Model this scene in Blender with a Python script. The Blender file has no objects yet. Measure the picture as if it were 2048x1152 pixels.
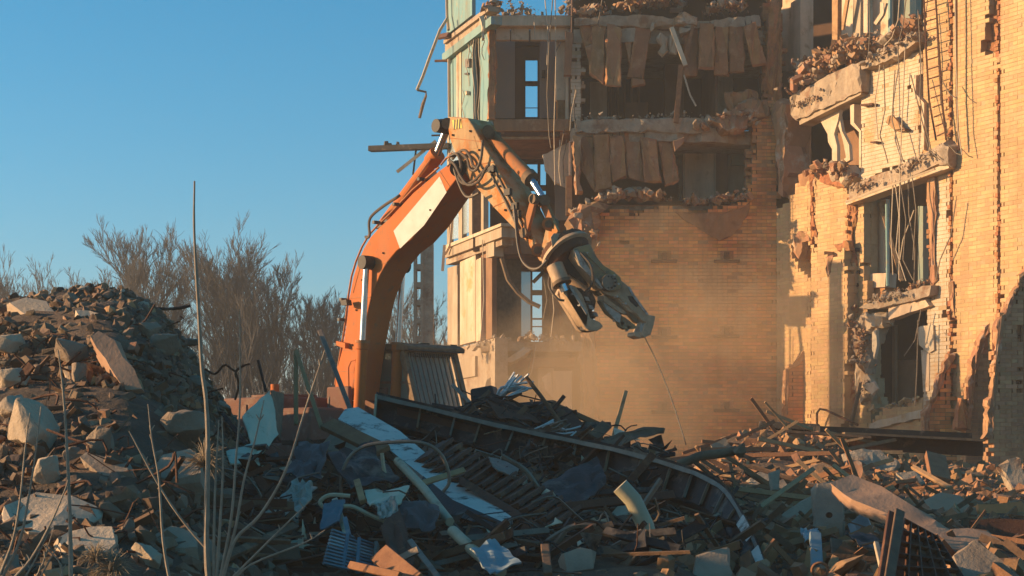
import bpy, bmesh, math, random
import numpy as np
from mathutils import Vector, Matrix, noise

# ------------------------------------------------------------------ camera, sky, sun, exposure
SC = bpy.context.scene
COL = SC.collection
random.seed(7); np.random.seed(7)
FPX, HOR, CZ = 3600.0, 930.0, 1.7            # focal length in photo pixels, horizon row, eye height
cam_d = bpy.data.cameras.new('camera'); cam = bpy.data.objects.new('camera', cam_d); COL.objects.link(cam)
cam.location = (0, 0, CZ); cam.rotation_euler = (math.radians(90), 0, 0)
cam_d.sensor_width = 36; cam_d.lens = 36*FPX/2048; cam_d.shift_y = (HOR-576)/2048
cam_d.clip_start = .1; cam_d.clip_end = 2000
SC.camera = cam
SUN_EL, SUN_BACK = 13.0, 2.0                 # sun: low, from the left, a few degrees behind the picture plane
world = bpy.data.worlds.new('World'); SC.world = world; world.use_nodes = True
wn = world.node_tree; wn.nodes.clear()
sky = wn.nodes.new('ShaderNodeTexSky'); sky.sky_type = 'NISHITA'; sky.sun_disc = False
sky.sun_elevation = math.radians(SUN_EL); sky.sun_rotation = math.radians(-90+SUN_BACK)
sky.altitude = 100; sky.air_density = 1.0; sky.dust_density = 1.2; sky.ozone_density = 5.0
bg = wn.nodes.new('ShaderNodeBackground'); bg.inputs['Strength'].default_value = .108
wo = wn.nodes.new('ShaderNodeOutputWorld')
hs_ = wn.nodes.new('ShaderNodeHueSaturation'); hs_.inputs['Saturation'].default_value = 1.22; hs_.inputs['Hue'].default_value = .479
wn.links.new(sky.outputs[0], hs_.inputs['Color']); wn.links.new(hs_.outputs[0], bg.inputs[0]); wn.links.new(bg.outputs[0], wo.inputs[0])
sl = bpy.data.lights.new('sun', 'SUN'); sl.energy = 5.0; sl.angle = math.radians(.5); sl.color = (1, .67, .35)
sun = bpy.data.objects.new('sun', sl); COL.objects.link(sun)
_e, _b = math.radians(SUN_EL), math.radians(SUN_BACK)
SUNV = Vector((-math.cos(_e)*math.cos(_b), math.cos(_e)*math.sin(_b), math.sin(_e)))
sun.rotation_euler = (-SUNV).to_track_quat('-Z', 'Y').to_euler()
SC.view_settings.view_transform = 'Standard'; SC.view_settings.look = 'None'
SC.view_settings.gamma = 1; SC.view_settings.use_curve_mapping = False
SC.view_settings.exposure = 0.82
SC.cycles.max_bounces = 6; SC.cycles.diffuse_bounces = 4; SC.cycles.volume_bounces = 1
SC.cycles.use_denoising = True

# ------------------------------------------------------------------ helpers
def P(px, py, D):
    """world point that stands D metres away where the photograph shows (px, py)"""
    return Vector(((px-1024)/FPX*D, D, CZ+(HOR-py)/FPX*D))

def PP(px, py, p0, d):
    """the same on a vertical plane through p0 (x, y) running along d (x, y)"""
    k = (px-1024)/FPX
    t = (k*p0[1]-p0[0])/(d[0]-k*d[1])
    D = p0[1]+t*d[1]
    return Vector((p0[0]+t*d[0], D, CZ+(HOR-py)/FPX*D))

def rnd(a, b): return random.uniform(a, b)

def world_origin(o):
    v = Vector((0, 0, 0))
    while o is not None:
        v += o.location; o = o.parent
    return v

def tag(o, label=None, cat=None, group=None, kind=None):
    if label: o['label'] = label
    if cat: o['category'] = cat
    if group: o['group'] = group
    if kind or (label and cat): o['kind'] = kind or 'thing'
    return o

def thing(name, loc, label, cat, group=None):
    o = bpy.data.objects.new(name, None); o.location = loc; COL.objects.link(o)
    o.empty_display_size = .2
    return tag(o, label, cat, group)

class MB:
    """collects shapes in world coordinates and links them as one mesh object"""
    def __init__(s): s.v = []; s.f = []; s.crisp = False
    def add(s, vs, fs):
        n = len(s.v); s.v.extend([tuple(v) for v in vs]); s.f.extend([tuple(i+n for i in f) for f in fs]); return s
    def prism(s, pts, vec):
        n = len(pts); a = [Vector(p) for p in pts]; b = [p+Vector(vec) for p in a]
        return s.add(a+b, [tuple(range(n)), tuple(range(2*n-1, n-1, -1))] + [(i+n, (i+1) % n+n, (i+1) % n, i) for i in range(n)])
    def box(s, c, size, ax=None):
        """ax: three axis vectors (unit)"""
        ax = ax or (Vector((1, 0, 0)), Vector((0, 1, 0)), Vector((0, 0, 1)))
        c = Vector(c); vs = []
        for k in (-.5, .5):
            for i, j in ((-.5, -.5), (.5, -.5), (.5, .5), (-.5, .5)):
                vs.append(c+ax[0]*size[0]*i+ax[1]*size[1]*j+ax[2]*size[2]*k)
        return s.add(vs, [(3, 2, 1, 0), (4, 5, 6, 7), (0, 1, 5, 4), (1, 2, 6, 5), (2, 3, 7, 6), (3, 0, 4, 7)])
    def bar(s, a, b, w, t, up=None):
        """a board from a to b, w wide (across, seen from the side of up), t thick"""
        a, b = Vector(a), Vector(b); d = (b-a); L = d.length
        if L < 1e-6: return s
        d /= L; up = Vector(up) if up else Vector((0, -1, 0))
        x = d.cross(up)
        if x.length < 1e-4: x = d.cross(Vector((1, 0, .1)))
        x.normalize(); n = x.cross(d).normalized()
        return s.box((a+b)/2, (L, w, t), (d, x, n))
    def tube(s, pts, r, n=6, cap=True):
        pts = [Vector(p) for p in pts]; m = len(pts)
        rs = r if hasattr(r, '__len__') else [r]*m
        prev = None; vs = []; fs = []
        for i, p in enumerate(pts):
            d = (pts[min(i+1, m-1)]-pts[max(i-1, 0)])
            if d.length < 1e-9: d = Vector((0, 0, 1))
            d.normalize()
            if prev is None:
                u = d.cross(Vector((.13, .97, .21)))
                if u.length < 1e-3: u = d.cross(Vector((1, 0, 0)))
            else: u = prev-d*prev.dot(d)
            u.normalize(); prev = u; w = d.cross(u)
            for k in range(n):
                a = 2*math.pi*k/n
                vs.append(p+(u*math.cos(a)+w*math.sin(a))*rs[i])
        for i in range(m-1):
            for k in range(n):
                k2 = (k+1) % n
                fs.append((i*n+k, i*n+k2, (i+1)*n+k2, (i+1)*n+k))
        if cap: fs.append(tuple(range(n-1, -1, -1))); fs.append(tuple(range((m-1)*n, m*n)))
        return s.add(vs, fs)
    def sheet(s, c, nx, ny, amp, freq=3., seed=0, thick=.012):
        """crumpled sheet over four corners, with a little thickness"""
        c = [Vector(p) for p in c]; L = ((c[1]-c[0]).length+(c[3]-c[0]).length)/2
        nrm = (c[1]-c[0]).cross(c[3]-c[0]).normalized(); vs = []
        for k in (0, 1):
            for j in range(ny+1):
                for i in range(nx+1):
                    u, v = i/nx, j/ny
                    p = c[0]*(1-u)*(1-v)+c[1]*u*(1-v)+c[2]*u*v+c[3]*(1-u)*v
                    q = Vector((u*freq+seed*7.3, v*freq-seed*3.1, seed*1.7))
                    e = noise.noise(q)+.5*abs(noise.noise(q*2.3))
                    g = noise.noise_vector(q*1.7)
                    vs.append(p+nrm*(e*amp*L)+g*(amp*L*.45)-nrm*(thick*k))
        W = nx+1; N = W*(ny+1); fs = []
        for j in range(ny):
            for i in range(nx):
                a = j*W+i
                fs.append((a, a+1, a+1+W, a+W)); fs.append((a+N, a+W+N, a+1+W+N, a+1+N))
        for i in range(nx):
            fs.append((i+1, i, i+N, i+1+N)); a = ny*W+i; fs.append((a, a+1, a+1+N, a+N))
        for j in range(ny):
            a = j*W; fs.append((a, a+W, a+W+N, a+N)); a = j*W+nx; fs.append((a+W, a, a+N, a+W+N))
        return s.add(vs, fs)
    def strip(s, A, B, vec):
        """plate between two polylines A and B, thickened by vec"""
        m = len(A); vs = [Vector(p) for p in A]+[Vector(p) for p in B]
        vs += [p+Vector(vec) for p in vs]; N = 2*m; fs = []
        for i in range(m-1):
            fs.append((i, i+1, m+i+1, m+i)); fs.append((N+i+1, N+i, N+m+i, N+m+i+1))
            fs.append((i+1, i, N+i, N+i+1)); fs.append((m+i, m+i+1, N+m+i+1, N+m+i))
        fs.append((0, m, N+m, N)); fs.append((2*m-1, m-1, N+m-1, N+2*m-1))
        return s.add(vs, fs)
    def slab(s, outline, vec, rough=.03, seed=0, seg=.12):
        """broken slab: outline subdivided and made uneven, extruded by vec, broken sides, slightly uneven faces"""
        o = [Vector(p) for p in outline]; vec = Vector(vec); pts = []
        c = sum(o, Vector())/len(o)
        for i, p in enumerate(o):
            q = o[(i+1) % len(o)]; m = max(1, min(14, int((q-p).length/seg)))
            for k in range(m): pts.append(p.lerp(q, k/m))
        def dis(p, z, g=1.): return p+(noise.noise_vector(p*3.1+Vector((seed, z, 0)))*rough+noise.noise_vector(p*9+Vector((z, seed, 3)))*rough*.6+noise.noise_vector(p*27+Vector((seed, 3, z)))*rough*.35)*g
        n = len(pts); base = len(s.v); vs = []; fs = []
        def cap(z, sh, inward, flip):
            bm = bmesh.new(); ring = [bm.verts.new(dis(p, z)+sh+(c-p).normalized()*inward) for p in pts]
            try: bm.faces.new(ring)
            except ValueError: pass
            bmesh.ops.triangulate(bm, faces=bm.faces)
            for _ in range(3):
                e = [e for e in bm.edges if not e.is_boundary and e.calc_length() > seg*1.9]
                if not e or len(bm.verts) > 260: break
                bmesh.ops.subdivide_edges(bm, edges=e, cuts=1); bmesh.ops.triangulate(bm, faces=bm.faces)
            bm.verts.index_update(); k0 = len(vs); u = vec.normalized()
            for v in bm.verts:
                w = v.co.copy()
                if v.index >= n: w += u*(noise.noise(w*2.3+Vector((0, seed, z)))*rough*.9+noise.noise(w*7+Vector((seed, 0, z)))*rough*.5)
                vs.append(w)
            for f in bm.faces:
                t = tuple(v.index+k0 for v in f.verts); fs.append(t[::-1] if flip else t)
            bm.free(); return k0
        r0 = cap(0, Vector(), rough*.8, False); r3 = cap(3, vec, rough*.8, True)
        r1 = len(vs); vs += [dis(p, 1, 1.4)+vec*.22 for p in pts]; r2 = len(vs); vs += [dis(p, 2, 1.4)+vec*.75 for p in pts]
        s.crisp = True
        for a, b in ((r0, r1), (r1, r2), (r2, r3)):
            for i in range(n):
                k = (i+1) % n; fs.append((a+k, a+i, b+i, b+k))
        return s.add(vs, fs)
    def build(s, name, m, parent=None, kind=None, label=None, cat=None, group=None, angle=38, bevel=0, flat=False):
        me = bpy.data.meshes.new(name)
        V = np.array(s.v, dtype=np.float64).reshape(-1, 3)
        if parent is None:
            lo, hi = V.min(0), V.max(0); o0 = Vector(((lo[0]+hi[0])/2, (lo[1]+hi[1])/2, lo[2])); loc = o0
        else:
            o0 = world_origin(parent); loc = Vector((0, 0, 0))
        V = V-np.array(o0)
        me.from_pydata(V.tolist(), [], s.f); me.update()
        if not flat and len(me.polygons):
            me.polygons.foreach_set('use_smooth', [True]*len(me.polygons)); me.set_sharp_from_angle(angle=math.radians(min(angle, 15) if s.crisp else angle))
        me.materials.append(m)
        o = bpy.data.objects.new(name, me); COL.objects.link(o); o.location = loc; o.parent = parent
        if bevel:
            b = o.modifiers.new('bevel', 'BEVEL'); b.width = bevel; b.segments = 2; b.limit_method = 'ANGLE'; b.angle_limit = math.radians(40)
        return tag(o, label, cat, group, kind)

def mesh_np(name, V, Fq, m, parent=None, kind=None, tri=False, smooth=False):
    """fast mesh from numpy: V (n,3), Fq (m,4) or (m,3)"""
    me = bpy.data.meshes.new(name); k = Fq.shape[1]
    o0 = np.array(world_origin(parent)) if parent else np.zeros(3)
    V = (V-o0).astype(np.float32); me.vertices.add(len(V)); me.vertices.foreach_set('co', V.ravel())
    me.loops.add(Fq.size); me.loops.foreach_set('vertex_index', Fq.ravel().astype(np.int32))
    me.polygons.add(len(Fq)); me.polygons.foreach_set('loop_start', np.arange(0, Fq.size, k, dtype=np.int32))
    me.polygons.foreach_set('use_smooth', [bool(smooth)]*len(Fq))
    me.update(calc_edges=True); me.validate()
    me.materials.append(m)
    o = bpy.data.objects.new(name, me); COL.objects.link(o); o.parent = parent
    return tag(o, kind=kind)

# ------------------------------------------------------------------ materials
def material(name, c1, c2=None, scale=4., rough=.85, bump=.25, bscale=None, metal=0., c3=None, s3=1.2, k3=.5, detail=6, island=0., spec=.35, obj=False, dist=.02, contrast=.18, streak=None):
    m = bpy.data.materials.new(name); m.use_nodes = True; nt = m.node_tree; N = nt.nodes; L = nt.links
    b = N['Principled BSDF']; b.inputs['Roughness'].default_value = rough; b.inputs['Metallic'].default_value = metal
    b.inputs['Specular IOR Level'].default_value = spec
    c2 = c2 or tuple(x*.6 for x in c1)
    if obj:
        tc = N.new('ShaderNodeTexCoord'); vec = tc.outputs['Object']
    else:
        g = N.new('ShaderNodeNewGeometry'); vec = g.outputs['Position']
    nz = N.new('ShaderNodeTexNoise'); nz.inputs['Scale'].default_value = scale; nz.inputs['Detail'].default_value = detail
    nz.inputs['Roughness'].default_value = .62; L.new(vec, nz.inputs['Vector'])
    mr = N.new('ShaderNodeMapRange'); mr.inputs[1].default_value = .5-contrast; mr.inputs[2].default_value = .5+contrast
    L.new(nz.outputs['Fac'], mr.inputs[0])
    mx = N.new('ShaderNodeMix'); mx.data_type = 'RGBA'; mx.inputs['A'].default_value = (*c1, 1); mx.inputs['B'].default_value = (*c2, 1)
    L.new(mr.outputs[0], mx.inputs['Factor']); col = mx.outputs['Result']
    if island:
        gi = N.new('ShaderNodeNewGeometry'); oi = N.new('ShaderNodeObjectInfo')
        ad = N.new('ShaderNodeMath'); ad.operation = 'ADD'; L.new(gi.outputs['Random Per Island'], ad.inputs[0]); L.new(oi.outputs['Random'], ad.inputs[1])
        fr = N.new('ShaderNodeMath'); fr.operation = 'FRACT'; L.new(ad.outputs[0], fr.inputs[0])
        r2 = N.new('ShaderNodeMapRange'); r2.inputs[3].default_value = 1-island; r2.inputs[4].default_value = 1+island*.7
        L.new(fr.outputs[0], r2.inputs[0])
        hs = N.new('ShaderNodeHueSaturation'); L.new(col, hs.inputs['Color']); L.new(r2.outputs[0], hs.inputs['Value'])
        r4 = N.new('ShaderNodeMapRange'); r4.inputs[3].default_value = .49; r4.inputs[4].default_value = .512
        w = N.new('ShaderNodeTexWhiteNoise'); w.noise_dimensions = '1D'; L.new(fr.outputs[0], w.inputs['W']); L.new(w.outputs['Value'], r4.inputs[0])
        L.new(r4.outputs[0], hs.inputs['Hue']); col = hs.outputs['Color']
    if c3:
        n3 = N.new('ShaderNodeTexNoise'); n3.inputs['Scale'].default_value = s3; n3.inputs['Detail'].default_value = 5
        n3.inputs['Roughness'].default_value = .7
        L.new(vec, n3.inputs['Vector'])
        r3 = N.new('ShaderNodeMapRange'); r3.inputs[1].default_value = 1-k3-.06; r3.inputs[2].default_value = 1-k3+.06
        L.new(n3.outputs['Fac'], r3.inputs[0])
        m3 = N.new('ShaderNodeMix'); m3.data_type = 'RGBA'; m3.inputs['B'].default_value = (*c3, 1)
        L.new(col, m3.inputs['A']); L.new(r3.outputs[0], m3.inputs['Factor']); col = m3.outputs['Result']
    if streak:
        mp = N.new('ShaderNodeMapping'); mp.inputs['Scale'].default_value = (1.1, 1.1, .16); L.new(vec, mp.inputs['Vector'])
        n4 = N.new('ShaderNodeTexNoise'); n4.inputs['Scale'].default_value = 1.5; n4.inputs['Detail'].default_value = 7; n4.inputs['Roughness'].default_value = .68
        L.new(mp.outputs[0], n4.inputs['Vector'])
        r5 = N.new('ShaderNodeMapRange'); r5.inputs[1].default_value = .47; r5.inputs[2].default_value = .72; r5.inputs[4].default_value = .75; L.new(n4.outputs['Fac'], r5.inputs[0])
        m5 = N.new('ShaderNodeMix'); m5.data_type = 'RGBA'; m5.inputs['B'].default_value = (*streak, 1)
        L.new(col, m5.inputs['A']); L.new(r5.outputs[0], m5.inputs['Factor']); col = m5.outputs['Result']
    L.new(col, b.inputs['Base Color'])
    if bump:
        nb = N.new('ShaderNodeTexNoise'); nb.inputs['Scale'].default_value = bscale or scale*5; nb.inputs['Detail'].default_value = 6
        nb.inputs['Roughness'].default_value = .65
        L.new(vec, nb.inputs['Vector'])
        bp = N.new('ShaderNodeBump'); bp.inputs['Strength'].default_value = bump; bp.inputs['Distance'].default_value = dist
        L.new(nb.outputs['Fac'], bp.inputs['Height']); L.new(bp.outputs[0], b.inputs['Normal'])
    return m

M = {}
DUST_WARMED = ('concrete', 'concrete_pale', 'concrete_pink', 'rubble_grey', 'rubble_right', 'soil', 'rock_pale', 'rock_mid', 'steel_black', 'steel_rust', 'steel_grey', 'steel_dusty', 'tool_steel', 'wood', 'wood_dark', 'wood_red', 'paint_white', 'sheet_pale', 'pipe_pale', 'conduit_green', 'foil', 'dark_cloth', 'interior', 'interior_mid', 'panel_brown', 'plaster_white', 'plaster_blue')
def dusty(c): return (min(c[0]*1.10, .9), c[1]*.885, c[2]*.68)     # brown dust tone, warmed to offset the blue sky fill
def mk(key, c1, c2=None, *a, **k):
    if key in DUST_WARMED:
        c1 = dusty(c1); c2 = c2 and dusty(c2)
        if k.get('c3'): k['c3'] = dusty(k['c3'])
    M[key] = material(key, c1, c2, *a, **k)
mk('brick_red', (.80, .305, .095), (.68, .245, .075), 1.3, .95, .35, 30, streak=(.30, .12, .05), island=.30, c3=(.64, .36, .16), s3=.55, k3=.44)
mk('brick_cream', (.54, .35, .175), (.50, .295, .135), 1.2, .95, .3, 30, streak=(.34, .19, .09), island=.14, c3=(.58, .30, .12), s3=.9, k3=.34)
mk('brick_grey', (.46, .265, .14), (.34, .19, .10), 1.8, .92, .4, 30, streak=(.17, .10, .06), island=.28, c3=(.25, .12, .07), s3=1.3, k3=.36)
mk('mortar', (.44, .235, .115), (.33, .165, .075), 5, .95, .4, 60)
mk('pointing', (.47, .325, .18), (.40, .26, .135), 5, .95, .4, 60)
mk('brick_core', (.46, .19, .075), (.30, .125, .055), 6, .95, .8, 18, island=.25, dist=.05)
mk('concrete', (.34, .30, .26), (.22, .19, .165), 3, .93, .5, 26, c3=(.14, .12, .105), s3=2.2, k3=.36, dist=.03)
mk('concrete_pale', (.50, .45, .39), (.38, .335, .285), 3, .93, .5, 22, c3=(.26, .22, .19), s3=2.0, k3=.36, dist=.03)
mk('concrete_dust', (.42, .315, .215), (.30, .215, .145), 4.5, .95, .9, 16, c3=(.24, .135, .08), s3=1.4, k3=.42, dist=.03)
mk('concrete_pink', (.40, .285, .225), (.31, .21, .16), 2.5, .93, .35, 24, c3=(.22, .155, .125), s3=1.6, k3=.36)
mk('panel_brown', (.37, .205, .115), (.28, .15, .083), 3, .95, .6, 20, island=.22, streak=(.17, .09, .05), c3=(.38, .25, .17), s3=2.4, k3=.4)
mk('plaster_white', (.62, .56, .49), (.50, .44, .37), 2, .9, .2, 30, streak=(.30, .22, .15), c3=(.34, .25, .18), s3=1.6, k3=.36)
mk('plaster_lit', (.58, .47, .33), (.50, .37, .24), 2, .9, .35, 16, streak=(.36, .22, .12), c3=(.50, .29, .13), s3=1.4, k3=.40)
mk('plaster_teal', (.15, .285, .29), (.22, .31, .27), 1.6, .85, .2, 25, streak=(.15, .14, .10), c3=(.36, .29, .17), s3=1.5, k3=.34)
mk('plaster_blue', (.20, .235, .27), (.26, .25, .25), 1.4, .9, .15, 25, c3=(.33, .25, .20), s3=1.1, k3=.36)
mk('plaster_beige', (.43, .335, .23), (.35, .255, .165), 1.6, .9, .3, 20, streak=(.22, .14, .08), c3=(.32, .20, .11), s3=1.5, k3=.36)
mk('plaster_green', (.22, .27, .21), (.28, .25, .18), 2, .9, .2, 25)
mk('interior', (.085, .052, .036), (.055, .034, .024), 1.2, .95, .2, 14)  # room and cavity shade is put into this dark colour
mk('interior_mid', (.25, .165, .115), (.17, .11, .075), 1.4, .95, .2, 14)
mk('rubble_red', (.40, .20, .10), (.30, .15, .08), 3, .95, .6, 20, island=.35, c3=(.46, .34, .24), s3=2., k3=.40)
mk('rubble_grey', (.19, .150, .122), (.115, .090, .073), 3, .95, .8, 16, island=.5, c3=(.25, .16, .105), s3=1.5, k3=.38)
mk('rubble_right', (.36, .225, .145), (.25, .15, .095), 3, .95, .6, 20, island=.35, c3=(.33, .18, .10), s3=1.5, k3=.38)
mk('soil', (.115, .092, .073), (.07, .055, .044), 2.2, .97, .9, 14, c3=(.17, .12, .085), s3=1.1, k3=.42, dist=.06)
mk('rock_pale', (.42, .385, .335), (.32, .285, .245), 2.5, .93, .6, 18, c3=(.22, .19, .165), s3=2.4, k3=.36, dist=.04)
mk('rock_mid', (.27, .235, .205), (.19, .165, .142), 2.5, .93, .6, 18, c3=(.32, .26, .21), s3=1.8, k3=.36, dist=.04)
mk('steel_black', (.035, .033, .032), (.022, .02, .02), 6, .6, .3, 30, metal=.25, c3=(.16, .14, .125), s3=2.6, k3=.40)
mk('steel_rust', (.115, .055, .035), (.07, .036, .026), 6, .8, .4, 40, metal=.2, c3=(.20, .105, .06), s3=3, k3=.38)
mk('steel_grey', (.22, .20, .18), (.14, .125, .11), 8, .5, .25, 40, metal=.5)
mk('steel_dusty', (.21, .165, .12), (.13, .10, .075), 7, .8, .35, 35, metal=.15, c3=(.10, .085, .07), s3=4, k3=.38)
mk('tool_steel', (.47, .38, .29), (.29, .235, .18), 7, .6, .4, 35, metal=.1, c3=(.38, .30, .21), s3=3.5, k3=.40)
mk('tool_yellow', (.37, .25, .085), (.24, .17, .10), 5, .6, .3, 35, c3=(.12, .10, .08), s3=4, k3=.44)
mk('worn_lit_steel', (.46, .41, .34), (.30, .26, .21), 9, .45, .3, 40, metal=.3, c3=(.16, .12, .09), s3=5, k3=.42)  # also paints sunlight on the edge strips of the jaw
mk('chrome', (.62, .62, .63), (.5, .5, .5), 6, .22, .02, 40, metal=.9)
mk('orange', (.51, .130, .020), (.43, .112, .026), 2.2, .72, .08, 30, spec=.18, c3=(.27, .115, .05), s3=6, k3=.36, streak=(.36, .15, .06))
mk('orange_dusty', (.42, .15, .05), (.36, .15, .065), 3, .8, .1, 30, spec=.15, c3=(.26, .14, .075), s3=5, k3=.40)
mk('house_shade_red', (.19, .09, .06), (.15, .08, .055), 3, .85, .1, 30, spec=.12, c3=(.22, .14, .10), s3=3, k3=.42)  # dusty red paint, darkened to carry the shade on the house
mk('stick_paint', (.52, .17, .04), (.47, .20, .065), 3.5, .8, .1, 30, spec=.15, c3=(.47, .30, .15), s3=3.2, k3=.52, streak=(.20, .10, .05))
mk('band_white', (.64, .58, .50), (.57, .50, .42), 4, .8, .06, 30, c3=(.55, .36, .20), s3=6, k3=.33)
mk('black_rubber', (.035, .03, .027), (.06, .05, .04), 10, .6, .1, 40)
mk('hose', (.13, .085, .05), (.08, .055, .04), 10, .6, .1, 40)
mk('sign_yellow', (.75, .52, .06), (.68, .45, .05), 8, .6, .05, 40)
mk('wood', (.40, .28, .17), (.29, .195, .115), 7, .88, .4, 40, c3=(.20, .13, .08), s3=4, k3=.38)
mk('wood_dark', (.17, .115, .08), (.10, .068, .05), 7, .9, .4, 40, c3=(.24, .165, .11), s3=4, k3=.36)
mk('wood_red', (.28, .155, .09), (.19, .10, .06), 7, .9, .4, 40)
mk('sheet_pale', (.58, .55, .47), (.48, .46, .40), 5, .5, .15, 30, c3=(.30, .19, .10), s3=5, k3=.36)
mk('paint_white', (.62, .64, .68), (.52, .53, .56), 6, .7, .3, 34, c3=(.09, .07, .06), s3=4.5, k3=.40)
mk('paint_blue', (.08, .165, .19), (.06, .11, .125), 6, .55, .15, 30, c3=(.20, .20, .19), s3=5, k3=.36)
mk('paint_pale_blue', (.25, .30, .30), (.18, .22, .225), 6, .55, .15, 30, c3=(.30, .26, .21), s3=5, k3=.36)
mk('pipe_pale', (.47, .44, .36), (.36, .33, .26), 6, .6, .2, 30, c3=(.20, .13, .08), s3=6, k3=.36)
mk('conduit_green', (.36, .37, .30), (.27, .28, .225), 5, .55, .15, 30, c3=(.22, .19, .15), s3=4, k3=.36)
mk('navy_sheet', (.075, .062, .05), (.045, .038, .032), 6, .6, .2, 30, c3=(.12, .11, .10), s3=5, k3=.4)
mk('foil', (.40, .39, .36), (.24, .22, .20), 9, .35, .5, 18, metal=.55)
mk('dark_cloth', (.055, .05, .048), (.035, .03, .03), 8, .85, .4, 30)
mk('bark', (.085, .064, .048), (.055, .042, .032), 12, .95, .5, 60)
mk('twig', (.088, .074, .064), (.058, .05, .044), 3, .95, 0)
mk('stem', (.36, .27, .185), (.25, .18, .12), 16, .75, .2, 80)
mk('cable', (.10, .075, .055), (.20, .15, .10), 9, .8, 0)
mk('cable_pale', (.46, .36, .25), (.34, .26, .18), 9, .8, 0)
mk('wire_white', (.55, .54, .50), (.42, .40, .37), 9, .5, 0)
mk('dry_grass', (.30, .22, .14), (.20, .145, .09), 9, .95, 0)

def glass(name, c, alpha, rough=.06):
    m = bpy.data.materials.new(name); m.use_nodes = True; b = m.node_tree.nodes['Principled BSDF']
    b.inputs['Base Color'].default_value = (*c, 1); b.inputs['Roughness'].default_value = rough; b.inputs['Alpha'].default_value = alpha
    M[name] = m
glass('cab_glass', (.22, .25, .19), .72, .15)  # pale green paints the light caught by the glass
glass('dirty_pane', (.50, .56, .54), .45, .25)
# ------------------------------------------------------------------ the ground, the dark mound, the brown heap
SIL = [(-700, 960), (-420, 840), (-260, 740), (-100, 650), (0, 612), (60, 604), (110, 600), (150, 590), (200, 584), (250, 592), (300, 622), (335, 655), (372, 705), (402, 757), (440, 812), (475, 868), (520, 925), (600, 985), (700, 1020)]  # unseen left end lowered to let sun onto the mound
SIL_X = [(a-1024)/FPX*21 for a, b in SIL]; SIL_Z = [CZ+(HOR-b)/FPX*21 for a, b in SIL]
def ss(a, b, t):
    t = np.clip((t-a)/(b-a), 0, 1); return t*t*(3-2*t)
def height(x, y):
    x = np.asarray(x, float); y = np.asarray(y, float)
    k = x/np.maximum(y, 3)
    base = np.interp(y, [4, 8, 13, 20, 24, 30, 38, 60, 62], [.1, .38, .86, 1.55, 1.45, 1.15, .9, .6, .55])
    right = np.interp(y, [4, 8, 15, 30, 36, 46, 60], [.0, .28, .72, 1.62, 1.5, 1.2, .6])
    w = ss(.07, .13, k); z = base*(1-w)+right*w
    z = z+.42*np.exp(-((x+.1)/2.2)**2-((y-20)/3.2)**2)                      # under the scrap
    z = z+.36*np.exp(-((x+.35)/1.25)**2-((y-20)/1.7)**2)
    z = z+.62*np.exp(-((x-4.4)/1.7)**2-((y-31)/3.2)**2)                      # right heap
    z = z+.9*np.exp(-((x+3)/4)**2-((y-38)/5)**2)                             # bank the excavator stands on
    xe = x*21/np.clip(y, 11.5, 21)*np.where(y > 21, 21/np.clip(y, 21, 38), 1)
    s = np.interp(xe, SIL_X, SIL_Z)
    far = 33+12*ss(-5.8, -7.6, x)  # unseen ridge carried back to shade the excavator house
    g = np.where(y < 21, .10+.90*ss(8.5, 21.5, y), 1-ss(22.5+far-33, far, y))
    g = np.where(y < 8.5, .10*ss(5, 8.5, y), g)
    return np.maximum(z, z+(s-z)*g)
def hz(x, y): return float(height(x, y))
_DS = np.arange(6.5, 50, .04)
def hit(px, py):
    z = CZ+(HOR-py)/FPX*_DS; h = height((px-1024)/FPX*_DS, _DS); k = np.where(z < h)[0]
    return float(_DS[k[0]]) if len(k) else None

xs = np.arange(-17, 17.01, .2); ys = np.arange(4, 63, .2)
X, Y = np.meshgrid(xs, ys); Z = height(X, Y)
nz = np.array([noise.noise(Vector((a*.9, b*.9, 0)))*.10+noise.noise(Vector((a*2.7, b*2.7, 4)))*.05 for a, b in zip(X.ravel(), Y.ravel())]).reshape(X.shape)
edge = np.minimum.reduce([X+17, 17-X, Y-4, 63-Y]); Z = (Z+nz)*ss(0, 1.2, edge)-.15*(1-ss(0, 1.2, edge))
n0, n1 = X.shape; idx = np.arange(n0*n1).reshape(n0, n1)
F = np.stack([idx[:-1, :-1], idx[:-1, 1:], idx[1:, 1:], idx[1:, :-1]], -1).reshape(-1, 4)
terr = mesh_np('rubble_ground', np.stack([X, Y, Z], -1).reshape(-1, 3), F, M['soil'], kind='structure')
terr.data.polygons.foreach_set('use_smooth', [True]*len(terr.data.polygons))
mesh_np('ground', np.array([[-500, -60, 0], [500, -60, 0], [500, 900, 0], [-500, 900, 0]], float), np.array([[0, 1, 2, 3]]), M['soil'], kind='structure')

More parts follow.
